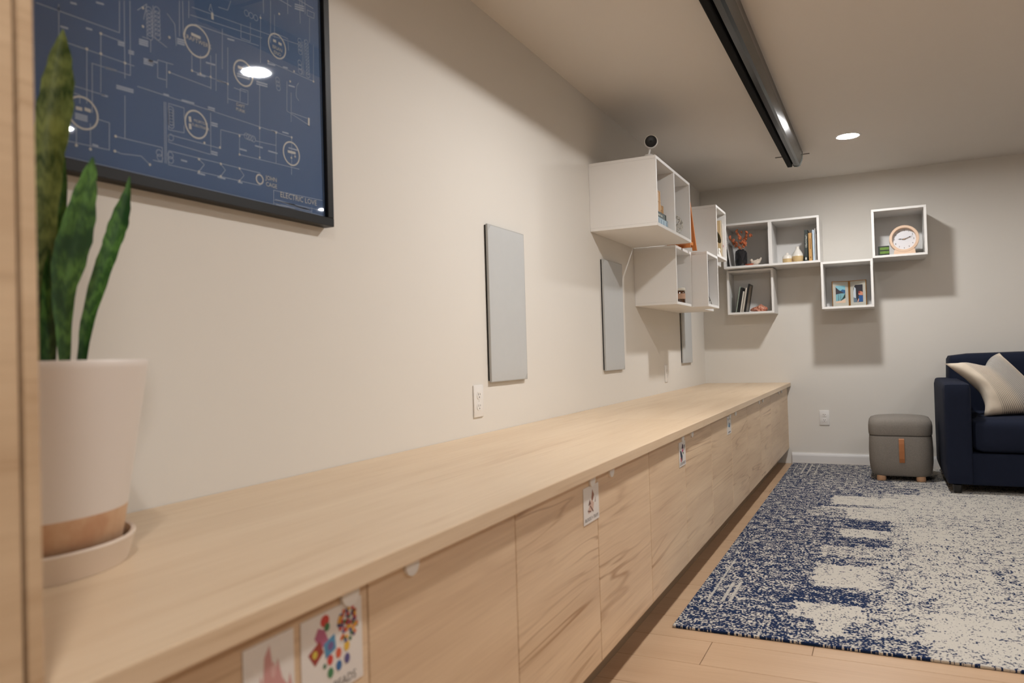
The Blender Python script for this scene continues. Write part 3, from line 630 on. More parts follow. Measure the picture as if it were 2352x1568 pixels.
# ------------------------------------------------------------------ floating cube shelves
TH = 0.0165
def shelf(label, x0, x1, y0, y1, z0, z1, front, div=None):
    """open box; front 'x': opens to +x (left wall), 'y': opens to -y (back wall)"""
    t = thing('cube_shelf', label, 'shelf', ((x0+x1)/2, (y0+y1)/2, z0), 'white floating cube shelves')
    B = 0.0012
    obj('top_panel', box(new(), x0, x1, y0, y1, z1-TH, z1, B, 1), BOXW, t)
    obj('bottom_panel', box(new(), x0, x1, y0, y1, z0, z0+TH, B, 1), BOXW, t)
    if front == 'x':
        obj('side_panel', box(new(), x0, x1, y0, y0+TH, z0+TH, z1-TH), BOXW, t)
        obj('side_panel', box(new(), x0, x1, y1-TH, y1, z0+TH, z1-TH), BOXW, t)
        obj('back_panel', box(new(), x0+0.012, x0+0.018, y0+TH, y1-TH, z0+TH, z1-TH), BOXW, t)
        if div: obj('divider', box(new(), x0+0.018, x1-0.001, div-TH*0.65, div+TH*0.65, z0+TH, z1-TH), BOXW, t)
    else:
        obj('side_panel', box(new(), x0, x0+TH, y0, y1, z0+TH, z1-TH), BOXW, t)
        obj('side_panel', box(new(), x1-TH, x1, y0, y1, z0+TH, z1-TH), BOXW, t)
        obj('back_panel', box(new(), x0+TH, x1-TH, y1-0.018, y1-0.012, z0+TH, z1-TH), BOXW, t)
        if div: obj('divider', box(new(), div-TH*0.8, div+TH*0.8, y0+0.001, y1-0.018, z0+TH, z1-TH), BOXW, t)
Z0, S = 1.5466, 0.35
shelf('double white cube shelf on the left wall with the security camera on top', 0.0008, 0.352, -2.7187, -1.976, Z0, Z0+S, 'x', -2.347)
shelf('shallow white cube shelf on the left wall holding the brown candle jar', 0.0008, 0.256, -1.9665, -1.5605, Z0-S, Z0-0.001, 'x')
shelf('deep white cube shelf on the left wall holding the small wire easel', 0.0008, 0.3548, -1.5577, -1.2077, Z0-S, Z0-0.001, 'x')
shelf('white cube shelf on the left wall holding the tan leaf book', 0.0008, 0.3570, -1.2194, -0.8694, Z0, Z0+S, 'x')
shelf('shallow white cube shelf low on the left wall behind the wire easel cube', 0.0008, 0.25, -1.2057, -0.8557, Z0-S, Z0-0.001, 'x')
shelf('shallow white cube shelf high on the left wall nearest the corner', 0.0008, 0.25, -0.8680, -0.518, Z0, Z0+S, 'x')
XA = 0.2397
shelf('double white cube shelf on the back wall with vases and dried flowers', XA, XA+0.70, -0.35, -0.0008, Z0, Z0+S, 'y', XA+0.35)
shelf('shallow white cube shelf on the back wall with leaning books', XA+0.002, XA+0.352, -0.25, -0.0008, Z0-S-0.005, Z0-0.006, 'y')
shelf('white cube shelf on the back wall holding the gold photo frame', XA+0.7005, XA+1.05, -0.35, -0.0008, Z0-S, Z0-0.001, 'y')
shelf('white cube shelf on the back wall holding the wooden clock', XA+1.0505, XA+1.4, -0.35, -0.0008, Z0, Z0+S, 'y')

# security camera on the nearest shelf
def sec_cam():
    b = Vector((0.286, -2.60, Z0+S))
    t = thing('security_camera', 'round white security camera with black face on top of a shelf', 'camera', b)
    obj('base', lathe(new(), [(0.0, b.z+0.0005), (0.030, b.z+0.0005), (0.032, b.z+0.006), (0.030, b.z+0.02), (0.020, b.z+0.034), (0.0, b.z+0.038)], (b.x, b.y, 0), 28), PLAST, t, True)
    obj('stem', tube(new(), [(b.x, b.y, b.z+0.03), (b.x+0.008, b.y, b.z+0.07)], 0.006), PLAST, t, True)
    c = Vector((b.x+0.014, b.y, b.z+0.098))
    hd = obj('head', lathe(new(), [(0.0, -0.032), (0.022, -0.028), (0.033, -0.012), (0.0355, 0.008), (0.0345, 0.020), (0.032, 0.023), (0.0, 0.023)], (0, 0, 0), 32, 'Y'), PLAST, None, True)
    fc = obj('face', lathe(new(), [(0.0, 0.022), (0.0300, 0.022), (0.0292, 0.0248), (0.0, 0.0262)], (0, 0, 0), 32, 'Y'), plain('camera_glass', (12, 12, 13), 0.18, vary=0.02), None, True)
    ls = obj('lens', lathe(new(), [(0.0, 0.025), (0.007, 0.025), (0.006, 0.0275), (0.0, 0.0275)], (0, 0, 0), 16, 'Y'), DARK, None, True)
    hd.parent = t; hd.location = c-b; hd.rotation_euler = (0.12, 0, 0.25)
    for o in (fc, ls): o.parent = hd
sec_cam()

# ------------------------------------------------------------------ books and ornaments
def book(name, label, group, x0, x1, y0, y1, z0, z1, rgb, spine, lean=0.0, pages=True, deco=None):
    """closed book filling the box; spine on face '-y' or '+x'; lean tilts about the bottom edge (radians, in the x-z plane)"""
    t = thing(name, label, 'book', ((x0+x1)/2, (y0+y1)/2, z0), group)
    cov = plain('cover_%d_%d_%d' % rgb, rgb, 0.5, vary=0.05); pap = plain('book_paper', (226, 218, 202), 0.8, vary=0.03)
    th = 0.0022
    bm = new(); pg = new()
    dx, dy, dz = x1-x0, y1-y0, z1-z0
    if dz < min(dx, dy):                 # lying flat
        box(bm, x0, x1, y0, y1, z0, z0+th); box(bm, x0, x1, y0, y1, z1-th, z1)
        if spine == '+x': box(bm, x1-th, x1, y0, y1, z0, z1, 0.0008, 1); box(pg, x0+0.003, x1-th, y0+0.003, y1-0.003, z0+th, z1-th)
    elif spine == '-y':                  # standing, spine to the room, covers left and right
        box(bm, x0, x0+th, y0, y1, z0, z1); box(bm, x1-th, x1, y0, y1, z0, z1); box(bm, x0, x1, y0, y0+th, z0, z1, 0.0008, 1)
        box(pg, x0+th, x1-th, y0+th, y1-0.003, z0+0.003, z1-0.003)
    else:                                # standing, spine to +x, covers towards -y and +y
        box(bm, x0, x1, y0, y0+th, z0, z1); box(bm, x0, x1, y1-th, y1, z0, z1); box(bm, x1-th, x1, y0, y1, z0, z1, 0.0008, 1)
        box(pg, x0+0.003, x1-th, y0+th, y1-th, z0+0.003, z1-0.003)
    if lean:
        piv = Vector((x1 if lean < 0 else x0, 0, z0)); M = Matrix.Translation(piv) @ Matrix.Rotation(-lean, 4, 'Y') @ Matrix.Translation(-piv)
        for b_ in (bm, pg): bmesh.ops.transform(b_, matrix=M, verts=b_.verts)
    c = obj('cover', bm, cov, t); obj('pages', pg, pap, t)
    return t, c
ZS = Z0+TH+0.0004                       # shelf board top, upper row
ZL = Z0-S+TH+0.0004                     # lower row
# left wall, double shelf, near cell
bk, c = book('book', 'light blue book lying at the bottom of the stack in the nearest shelf', 'books lying in the nearest shelf', 0.10, 0.318, -2.665, -2.378, ZS, ZS+0.052, (176, 200, 212), '+x')
for i in range(5):
    y_ = -2.62+i*0.05
    obj('spine_mark', box(new(), 0.318, 0.3185, y_, y_+0.012, ZS+0.01, ZS+0.043), ink((120, 150, 178)), c)
bk, c = book('book', 'dark green book lying on the light blue book', 'books lying in the nearest shelf', 0.11, 0.312, -2.66, -2.385, ZS+0.0525, ZS+0.084, (62, 78, 76), '+x')
obj('spine_title', box(box(new(), 0.312, 0.3124, -2.575, -2.505, ZS+0.063, ZS+0.072), 0.312, 0.3124, -2.495, -2.465, ZS+0.063, ZS+0.072), ink((178, 180, 168)), c)
def rattan_lantern(label, cx, cy, z, w, h):
    t = thing('bamboo_box', label, 'ornament', (cx, cy, z), 'little bamboo boxes on the stacked books')
    bam = wood('bamboo', (224, 186, 136), (178, 124, 76), axis=2, stretch=40, freq=6, line=0.3, fine=0.4)
    ed = plain('bamboo_edge', (212, 174, 128), 0.6)
    obj('body', box(new(), cx-w/2, cx+w/2, cy-w/2, cy+w/2, z+0.004, z+h-0.004, 0.002, 1), bam, t)
    for zz in (z, z+h*0.48, z+h-0.006):
        obj('band', box(new(), cx-w/2-0.002, cx+w/2+0.002, cy-w/2-0.002, cy+w/2+0.002, zz, zz+0.006, 0.001, 1), ed, t)
    for sx in (-1, 1):
        for sy in (-1, 1):
            obj('corner_post', box(new(), cx+sx*w/2-0.004, cx+sx*w/2+0.004, cy+sy*w/2-0.004, cy+sy*w/2+0.004, z, z+h, 0.001, 1), ed, t)
rattan_lantern('taller bamboo box on the stacked books in the nearest shelf', 0.262, -2.535, ZS+0.0845, 0.088, 0.112)
rattan_lantern('smaller bamboo box on the stacked books in the nearest shelf', 0.272, -2.425, ZS+0.0845, 0.05, 0.05)
def wire_ball():
    c = Vector((0.285, -2.165, ZS+0.066)); R = 0.062
    t = thing('wire_ornament', 'tangled white wire ball ornament in the nearest double shelf', 'ornament', (c.x, c.y, ZS))
    rr = random.Random(5); m = plain('pale_wire', (196, 190, 178), 0.5)
    for i in range(16):
        n = Vector((rr.gauss(0, 1), rr.gauss(0, 1), rr.gauss(0, 1))).normalized()
        a = n.orthogonal().normalized(); b = n.cross(a); rad = R*rr.uniform(0.86, 1.0); off = n*math.sqrt(max(0, R*R-rad*rad))*rr.choice((-1, 1))
        obj('wire_loop', tube(new(), [c+off+rad*(math.cos(k*2*PI/22)*a+math.sin(k*2*PI/22)*b) for k in range(22)], 0.0016, 5, closed=True), m, t)
wire_ball()
# orange A-frame between the shelves, standing on the shallow cube
def orange_frame():
    y, z = -1.70, Z0
    t = thing('orange_stand', 'orange wooden A-frame stand between two left wall shelves', 'stand', (0.16, y, z))
    m = wood('orange_stain', (208, 130, 66), (164, 90, 40), axis=2, stretch=20, freq=6, line=0.3, fine=0.4)
    for yy in (y-0.085, y+0.085):
        for xa, xb in ((0.292, 0.262), (0.172, 0.19)):
            prism_pts = [(xa-0.013, z), (xa+0.013, z), (xb+0.011, z+0.31), (xb-0.011, z+0.31)]
            obj('leg', prism(new(), prism_pts, 'y', yy-0.009, yy+0.009), m, t)
        obj('crossbar', box(new(), 0.18, 0.275, yy-0.007, yy+0.007, z+0.022, z+0.052, 0.001, 1), m, t)
        obj('crossbar', box(new(), 0.19, 0.262, yy-0.007, yy+0.007, z+0.27, z+0.298, 0.001, 1), m, t)
    for x in (0.28, 0.185):
        obj('rail', box(new(), x-0.006, x+0.006, y-0.078, y+0.078, z+0.03, z+0.05), m, t)
orange_frame()
# shallow cube: candle jar and dried sprig
def jar():
    x, y = 0.205, -1.70; z = ZL
    t = thing('candle_jar', 'brown glass candle jar with a pale lid on the left wall', 'jar', (x, y, z))
    obj('glass_body', lathe(new(), [(0, z), (0.034, z), (0.037, z+0.004), (0.037, z+0.074), (0.034, z+0.08), (0, z+0.08)], (x, y, 0), 28), plain('amber_glass', (74, 46, 26), 0.12, vary=0.1, coat=0.5), t, True)
    obj('label_band', lathe(new(), [(0.0373, z+0.028), (0.0376, z+0.028), (0.0376, z+0.062), (0.0373, z+0.062)], (x, y, 0), 16, close=True, a0=-1.9, a1=0.6), plain('jar_label', (176, 138, 112), 0.6), t, True)
    obj('lid', lathe(new(), [(0, z+0.0802), (0.038, z+0.0802), (0.0385, z+0.083), (0.0385, z+0.093), (0.036, z+0.096), (0, z+0.096)], (x, y, 0), 28), plain('lid_pale', (214, 206, 190), 0.3, 0.2), t, True)
    b = Vector((0.15, -1.80, z))
    t = thing('dried_sprig', 'thin dried sprig in a tiny bottle behind the candle jar', 'dried flowers', b)
    obj('bottle', lathe(new(), [(0, z), (0.016, z), (0.018, z+0.01), (0.016, z+0.05), (0.007, z+0.065), (0.007, z+0.08), (0, z+0.08)], (b.x, b.y, 0), 18), plain('clear_bottle', (190, 182, 168), 0.2), t, True)
    m = plain('dried_stem', (150, 122, 84), 0.8)
    for a, h, rx in ((0.03, 0.20, 0.4), (0.06, 0.15, 0.9), (0.045, 0.11, 1.4)):
        obj('stem', tube(new(), [b+Vector((0, 0, 0.07)), b+Vector((a*0.5, a*0.3*rx, 0.07+(h-0.07)*0.6)), b+Vector((a, a*rx*0.5, h))], 0.0014, 5, 0.0008), m, t)
    obj('flower_head', lathe(new(), [(0, h_) if r_ == 0 else (r_, h_) for r_, h_ in ((0, 0.205), (0.011, 0.213), (0.012, 0.222), (0, 0.230))], (b.x+0.03, b.y+0.006, b.z-0.005), 12), plain('dried_red', (150, 84, 58), 0.8), t, True)
jar()
def g_items():
    z = ZL
    t = thing('spiral_notebook', 'spiral notebook standing just inside the deep left wall cube', 'notebook', (0.25, -1.52, z))
    obj('cover', box(new(), 0.12, 0.344, -1.510, -1.497, z, z+0.285), plain('notebook_cover', (190, 188, 192), 0.5), t)
    bm = new()
    for k in range(24):
        zz = z+0.012+k*0.0112
        ringp = [(0.346+0.005*math.cos(a), -1.5035, zz+0.004*math.sin(a)) for a in [2*PI*i/8 for i in range(8)]]
        tube(bm, ringp, 0.0012, 4, closed=True)
    obj('spiral_binding', bm, plain('spiral_dark', (58, 56, 78), 0.4), t)
    t = thing('wire_easel', 'small silver wire easel in the deep left wall cube', 'stand', (0.31, -1.40, z))
    m = plain('silver_wire', (132, 128, 122), 0.3, 0.8)
    for xo in (0.0, 0.05):
        for pts in (((0.335-xo, -1.46, z+0.002), (0.320-xo, -1.40, z+0.075)), ((0.320-xo, -1.40, z+0.075), (0.335-xo, -1.345, z+0.002)), ((0.336-xo, -1.46, z+0.002), (0.345-xo, -1.44, z+0.02))):
            obj('wire_leg', tube(new(), pts, 0.0028, 6), m, t)
    obj('wire_bar', tube(new(), [(0.3275, -1.43, z+0.03), (0.3275, -1.37, z+0.03), (0.2775, -1.37, z+0.03), (0.2775, -1.43, z+0.03)], 0.0024, 6), m, t)
g_items()
# far upper cube: tan leaf book, pale books, white figure
def h_items():
    z = ZS
    bk, c = book('book', 'tan book with a dark leaf on its cover in the far left wall cube', 'books in the far left wall cube', 0.11, 0.336, -0.975, -0.957, z, z+0.262, (214, 186, 142), '+x')
    bm = new(); discflat(bm, (0.316, z+0.15), 0.017, 'y', -0.9756, -0.975, 18, 0.05, 0.35)
    obj('printed_leaf', bm, ink((62, 52, 26)), c)
    bm = new(); prism(bm, [(0.306, z+0.11), (0.310, z+0.11), (0.322, z+0.02), (0.317, z+0.02)], 'y', -0.9756, -0.975)
    obj('printed_stem', bm, ink((50, 50, 44)), c)
    book('book', 'thin cream book behind the tan leaf book', 'books in the far left wall cube', 0.11, 0.344, -0.954, -0.944, z, z+0.268, (232, 224, 208), '+x')
    bk, c = book('book', 'white book with a red dot on its spine in the far left wall cube', 'books in the far left wall cube', 0.11, 0.340, -0.915, -0.890, z, z+0.25, (224, 216, 208), '+x')
    bm = new(); discflat(bm, (-0.9025, z+0.09), 0.009, 'x', 0.340, 0.3406, 14); obj('red_dot', bm, ink((172, 62, 52)), c)
    b = Vector((0.330, -1.02, z))
    t = thing('white_figurine', 'tiny white figurine at the front of the far left wall cube', 'figurine', b)
    m = plain('white_bisque', (232, 228, 220), 0.5)
    obj('body', lathe(new(), [(0, z), (0.014, z), (0.016, z+0.01), (0.009, z+0.034), (0.006, z+0.044), (0, z+0.046)], (b.x, b.y, 0), 18), m, t, True)
    obj('head', lathe(new(), [(0, z+0.040), (0.009, z+0.044), (0.011, z+0.053), (0.008, z+0.061), (0, z+0.064)], (b.x, b.y, 0), 16), m, t, True)
h_items()

# ---- back wall, double shelf: dark vase with dried flowers, bird, dish, leaning frame
def dark_vase():
    x, y, z = 0.36, -0.27, ZS
    t = thing('dark_vase', 'dark faceted glossy vase in the back wall double shelf', 'vase', (x, y, z))
    bm = new(); rr = random.Random(9)
    prof = [(0.036, 0), (0.044, 0.008), (0.0465, 0.04), (0.0475, 0.075), (0.046, 0.105), (0.040, 0.122), (0.026, 0.129)]
    rings = []
    for k, (r, h) in enumerate(prof):
        rings.append([bm.verts.new((x+(r+rr.uniform(-.0028, .0028))*math.cos(2*PI*(i+0.5*(k % 2))/11), y+(r+rr.uniform(-.0028, .0028))*math.sin(2*PI*(i+0.5*(k % 2))/11), z+h)) for i in range(11)])
    for k in range(len(prof)-1):
        A, B = rings[k], rings[k+1]
        for i in range(11):
            j = (i+1) % 11
            if k % 2 == 0:
                bm.faces.new((A[i], A[j], B[i])); bm.faces.new((A[j], B[j], B[i]))
            else:
                bm.faces.new((A[i], B[j], B[i])); bm.faces.new((A[i], A[j], B[j]))
    bm.faces.new(rings[0][::-1]); bm.faces.new(rings[-1])
    obj('faceted_body', bm, plain('vase_gunmetal', (44, 44, 48), 0.14, 0.3, vary=0.1, coat=0.6), t)
    obj('neck', lathe(new(), [(0.027, z+0.128), (0.027, z+0.134), (0.022, z+0.134), (0.020, z+0.128)], (x, y, 0), 22, close=True), plain('vase_gunmetal', (44, 44, 48), 0.14), t, True)
    f = thing('dried_flowers', 'orange dried seed-pod stems standing in the dark vase', 'dried flowers', (x, y, z+0.13))
    st = plain('stem_orange', (176, 112, 72), 0.8); pods = [plain('pod_orange', (200, 110, 70), 0.6, vary=0.25, scale=60), plain('pod_rust', (154, 82, 48), 0.6, vary=0.25, scale=60)]
    stems = [(-0.085, -0.01, 0.115, 6), (-0.035, 0.0, 0.165, 5), (0.012, 0.015, 0.15, 3), (0.05, -0.015, 0.135, 7), (0.075, 0.0, 0.12, 6), (-0.06, 0.02, 0.06, 3), (0.035, 0.02, 0.07, 4)]
    for (dx, dy, h, n) in stems:
        p0 = Vector((x+dx*0.12, y+dy*0.1, z+0.129)); p2 = Vector((x+dx, y+dy, z+0.125+h)); p1 = (p0+p2)/2+Vector((-dx*0.18, 0, 0.012))
        pts = [p0*(1-s)**2+p1*2*s*(1-s)+p2*s*s for s in [i/8 for i in range(9)]]
        obj('stem', tube(new(), pts, 0.0015, 5, 0.0008), st, f)
        for k in range(n):
            s = 0.35+0.65*k/(n-1 if n > 1 else 1); c = p0*(1-s)**2+p1*2*s*(1-s)+p2*s*s
            ang = rr.uniform(0, 2*PI); c = c+Vector((math.cos(ang)*0.010, math.sin(ang)*0.006, rr.uniform(-.004, .006)))
            L, R = rr.uniform(0.014, 0.020), rr.uniform(0.0075, 0.011)
            bm = lathe(new(), [(0, -L), (R*0.7, -L*0.6), (R, 0), (R*0.65, L*0.6), (0, L)], (0, 0, 0), 9)
            bmesh.ops.transform(bm, matrix=Matrix.Translation(c) @ Matrix.Rotation(rr.uniform(-.7, .7), 4, 'Y') @ Matrix.Rotation(rr.uniform(-.5, .5), 4, 'X'), verts=bm.verts)
            obj('seed_pod', bm, rr.choice(pods), f, True)
dark_vase()
def bird():
    x, y, z = 0.468, -0.285, ZS
    t = thing('bird_figurine', 'small white ceramic bird in the back wall double shelf', 'figurine', (x, y, z))
    m = plain('bird_ceramic', (222, 208, 192), 0.4)
    bm = lathe(new(), [(0, -0.034), (0.010, -0.03), (0.019, -0.012), (0.021, 0.006), (0.014, 0.024), (0, 0.032)], (0, 0, 0), 20)
    bmesh.ops.transform(bm, matrix=Matrix.Translation((x, y, z+0.0225)) @ Matrix.Rotation(PI/2, 4, 'Y'), verts=bm.verts)
    obj('body', bm, m, t, True)
    h = obj('head', lathe(new(), [(0, z+0.030), (0.010, z+0.034), (0.0115, z+0.042), (0.007, z+0.051), (0, z+0.053)], (x-0.028, y, 0), 16), m, t, True)
    obj('beak', tube(new(), [(x-0.036, y, z+0.043), (x-0.049, y-0.001, z+0.045)], 0.004, 8, 0.0008), m, h)
    obj('tail', prism(new(), [(x+0.012, z+0.030), (x+0.046, z+0.060), (x+0.050, z+0.052), (x+0.034, z+0.018), (x+0.018, z+0.014)], 'y', y-0.010, y+0.008), m, t)
    for s in (-1, 1):
        obj('wing', prism(new(), [(x-0.008, z+0.026), (x+0.022, z+0.050), (x+0.030, z+0.040), (x+0.012, z+0.016)], 'y', y+s*0.017, y+s*0.021), m, t)
    tag(obj('orange_dish', lathe(new(), [(0, z), (0.02, z), (0.031, z+0.010), (0.032, z+0.013), (0.029, z+0.012), (0.018, z+0.003), (0, z+0.003)], (0.425, -0.30, 0), 24), plain('dish_orange', (190, 92, 62), 0.4), smooth=True, origin=(0.425, -0.30, z)), 'shallow orange dish between the dark vase and the white bird', 'dish')
    t = thing('leaning_frame', 'thin white frame leaning at the left end of the back wall double shelf', 'picture frame', (0.275, -0.2, z))
    fm = plain('thin_frame_grey', (196, 194, 192), 0.4)
    M = Matrix.Translation((0.262, 0, z)) @ Matrix.Rotation(0.0, 4, 'Y')
    def fb(y0, y1, z0, z1, xo=0.0):
        bm = new()
        prism(bm, [(0.282+xo-(z0-z)*0.12, z0), (0.290+xo-(z0-z)*0.12, z0), (0.290+xo-(z1-z)*0.12, z1), (0.282+xo-(z1-z)*0.12, z1)], 'y', y0, y1); return bm
    obj('frame_rail', fb(-0.32, -0.305, z, z+0.2), fm, t); obj('frame_rail', fb(-0.10, -0.085, z, z+0.2), fm, t)
    obj('frame_rail', fb(-0.305, -0.10, z, z+0.015), fm, t); obj('frame_rail', fb(-0.305, -0.10, z+0.185, z+0.2), fm, t)
    obj('picture_sheet', fb(-0.305, -0.10, z+0.015, z+0.185, -0.001), plain('sheet_grey', (120, 112, 104), 0.4), t)
bird()
# right cell: two-tone vases and books
def two_tone(label, x, y, z, prof, split, group):
    t = thing('bud_vase', label, 'vase', (x, y, z), group)
    lo = [p for p in prof if p[1] <= split]; hi = [p for p in prof if p[1] >= split]
    obj('tan_base', lathe(new(), [(0, z)] + [(r, z+h) for r, h in lo], (x, y, 0), 30), plain('vase_tan', (202, 174, 126), 0.35, vary=0.08, scale=40), t, True)
    obj('white_top', lathe(new(), [(r, z+h) for r, h in hi] + [(hi[-1][0]*0.7, z+hi[-1][1]-0.004)], (x, y, 0), 30), plain('vase_white', (232, 226, 216), 0.22, vary=0.02, coat=0.4), t, True)
two_tone('squat white and tan bud vase with a tiny neck', 0.703, -0.285, ZS, [(0.030, 0), (0.034, 0.004), (0.0345, 0.03), (0.0345, 0.032), (0.033, 0.050), (0.024, 0.060), (0.010, 0.066), (0.0085, 0.074), (0.009, 0.077)], 0.032, 'white and tan vases on the back wall')
two_tone('taller bottle-shaped white and tan vase beside the books', 0.778, -0.275, ZS, [(0.034, 0), (0.040, 0.008), (0.0425, 0.030), (0.0415, 0.047), (0.036, 0.066), (0.024, 0.086), (0.0145, 0.100), (0.0115, 0.112), (0.0135, 0.120)], 0.047, 'white and tan vases on the back wall')
tag(obj('black_sphere', lathe(new(), [(0, ZS), (0.014, ZS+0.002), (0.026, ZS+0.014), (0.030, ZS+0.030), (0.026, ZS+0.046), (0.014, ZS+0.058), (0, ZS+0.060)], (0.794, -0.20, 0), 26), plain('sphere_dark', (40, 38, 38), 0.3), smooth=True, origin=(0.794, -0.20, ZS)), 'dark round ornament half hidden behind the bottle-shaped vase', 'ornament')
bx = [('dark green book with white spine title on the back wall', 0.8265, 0.850, 0.236, (44, 54, 52), -0.03), ('tan book beside the dark green book on the back wall', 0.8585, 0.884, 0.212, (196, 152, 92), 0.0),
      ('light blue book beside the tan book on the back wall', 0.8870, 0.903, 0.232, (196, 212, 226), 0.0), ('slim white book, rightmost in the back wall double shelf', 0.9045, 0.9115, 0.242, (228, 222, 214), 0.0), ]
for k, (lab, a, b, h, rgb, ln) in enumerate(bx):
    t, c = book('book', lab, 'books standing beside the vases', a, b, -0.312, -0.14, ZS, ZS+h, rgb, '-y', lean=ln)
    if k == 0:
        xx = (a+b)/2
        M = Matrix.Translation((b, 0, ZS)) @ Matrix.Rotation(-ln, 4, 'Y') @ Matrix.Translation((-b, 0, -ZS))
        bm = text(new(), 'UPROOTED', 0.0185, lambda u, v: (xx+v, -0.3124, ZS+0.150-u))
        box(bm, xx-0.005, xx+0.005, -0.3124, -0.312, ZS+0.012, ZS+0.03)
        bmesh.ops.transform(bm, matrix=M, verts=bm.verts)
        obj('spine_title', bm, ink((206, 206, 196)), c)
    if k == 1:
        obj('spine_title', box(box(new(), (a+b)/2-0.003, (a+b)/2+0.003, -0.3124, -0.312, ZS+0.09, ZS+0.17), (a+b)/2-0.004, (a+b)/2+0.004, -0.3124, -0.312, ZS+0.02, ZS+0.034), ink((132, 92, 48)), c)
tag(obj('notepad', box(new(), 0.9125, 0.9215, -0.30, -0.16, ZS, ZS+0.20, 0.001, 1), plain('notepad_cream', (206, 196, 184), 0.6), origin=(0.917, -0.23, ZS)), 'slim cream notepad against the right side of the double shelf', 'notepad')
# shallow cube: leaning books, framed picture, rock
ZB = Z0-S-0.005+TH+0.0004
lean = [('pale green book leaning leftmost in the shallow back wall cube', 0.2995, 0.3085, 0.205, (160, 172, 158), -0.175), ('black book leaning second from the left in the shallow cube', 0.3110, 0.3290, 0.195, (24, 24, 24), -0.175),
        ('short white book leaning between two dark covers', 0.3315, 0.3445, 0.165, (222, 216, 204), -0.175), ('cream book leaning beside the black picture frame', 0.3475, 0.3615, 0.192, (210, 202, 188), -0.175)]
for lab, a, b, h, rgb, ln in lean:
    book('book', lab, 'leaning books in the shallow back wall cube', a, b, -0.236, -0.09, ZB, ZB+h, rgb, '-y', lean=ln)
def framed_pic():
    a, b, h = 0.3650, 0.3770, 0.222
    t = thing('small_picture_frame', 'black picture frame leaning against the books in the shallow cube', 'picture frame', (b, -0.17, ZB))
    def L(bm):
        M = Matrix.Translation((b, 0, ZB)) @ Matrix.Rotation(0.175, 4, 'Y') @ Matrix.Translation((-b, 0, -ZB)); bmesh.ops.transform(bm, matrix=M, verts=bm.verts); return bm
    y0, y1 = -0.241, -0.075
    for bb in ((y0, y0+0.012, 0, h), (y1-0.012, y1, 0, h), (y0+0.012, y1-0.012, 0, 0.012), (y0+0.012, y1-0.012, h-0.012, h)):
        obj('frame_rail', L(box(new(), a, b, bb[0], bb[1], ZB+bb[2], ZB+bb[3], 0.0008, 1)), BLACK, t)
    obj('picture_sheet', L(box(new(), a+0.003, b-0.003, y0+0.012, y1-0.012, ZB+0.012, ZB+h-0.012)), plain('picture_sepia', (120, 104, 80), 0.3, vary=0.3, scale=18), t)
framed_pic()
def rock():
    bm = new(); bmesh.ops.create_icosphere(bm, subdivisions=3, radius=1.0); rr = random.Random(21)
    for v in bm.verts:
        n = v.co.normalized(); k = 1+0.16*math.sin(7*n.x+2*n.y)*math.cos(6*n.z+n.x*3)+rr.uniform(-.07, .07)
        v.co = Vector((n.x*0.064*k, n.y*0.035*k, max(-0.016, n.z*0.036*k)))
        if n.x < -0.1: v.co.z *= 0.75
    bmesh.ops.translate(bm, verts=bm.verts, vec=(0.472, -0.19, ZB+0.0165))
    t = NT('rust_crystal'); v = t.coords('Object', 0); n = t.noise(v, 90, 3, 0.6)
    t.base(t.mix(t.smooth(n, 0.38, 0.62), lin((168, 84, 58)), lin((214, 160, 134)))); t.set(Roughness=0.5); t.bump(n, 0.5, 0.003)
    tag(obj('crystal_rock', bm, t.m, origin=(0.472, -0.19, ZB)), 'rough orange crystal rock in the shallow back wall cube', 'rock')
rock()
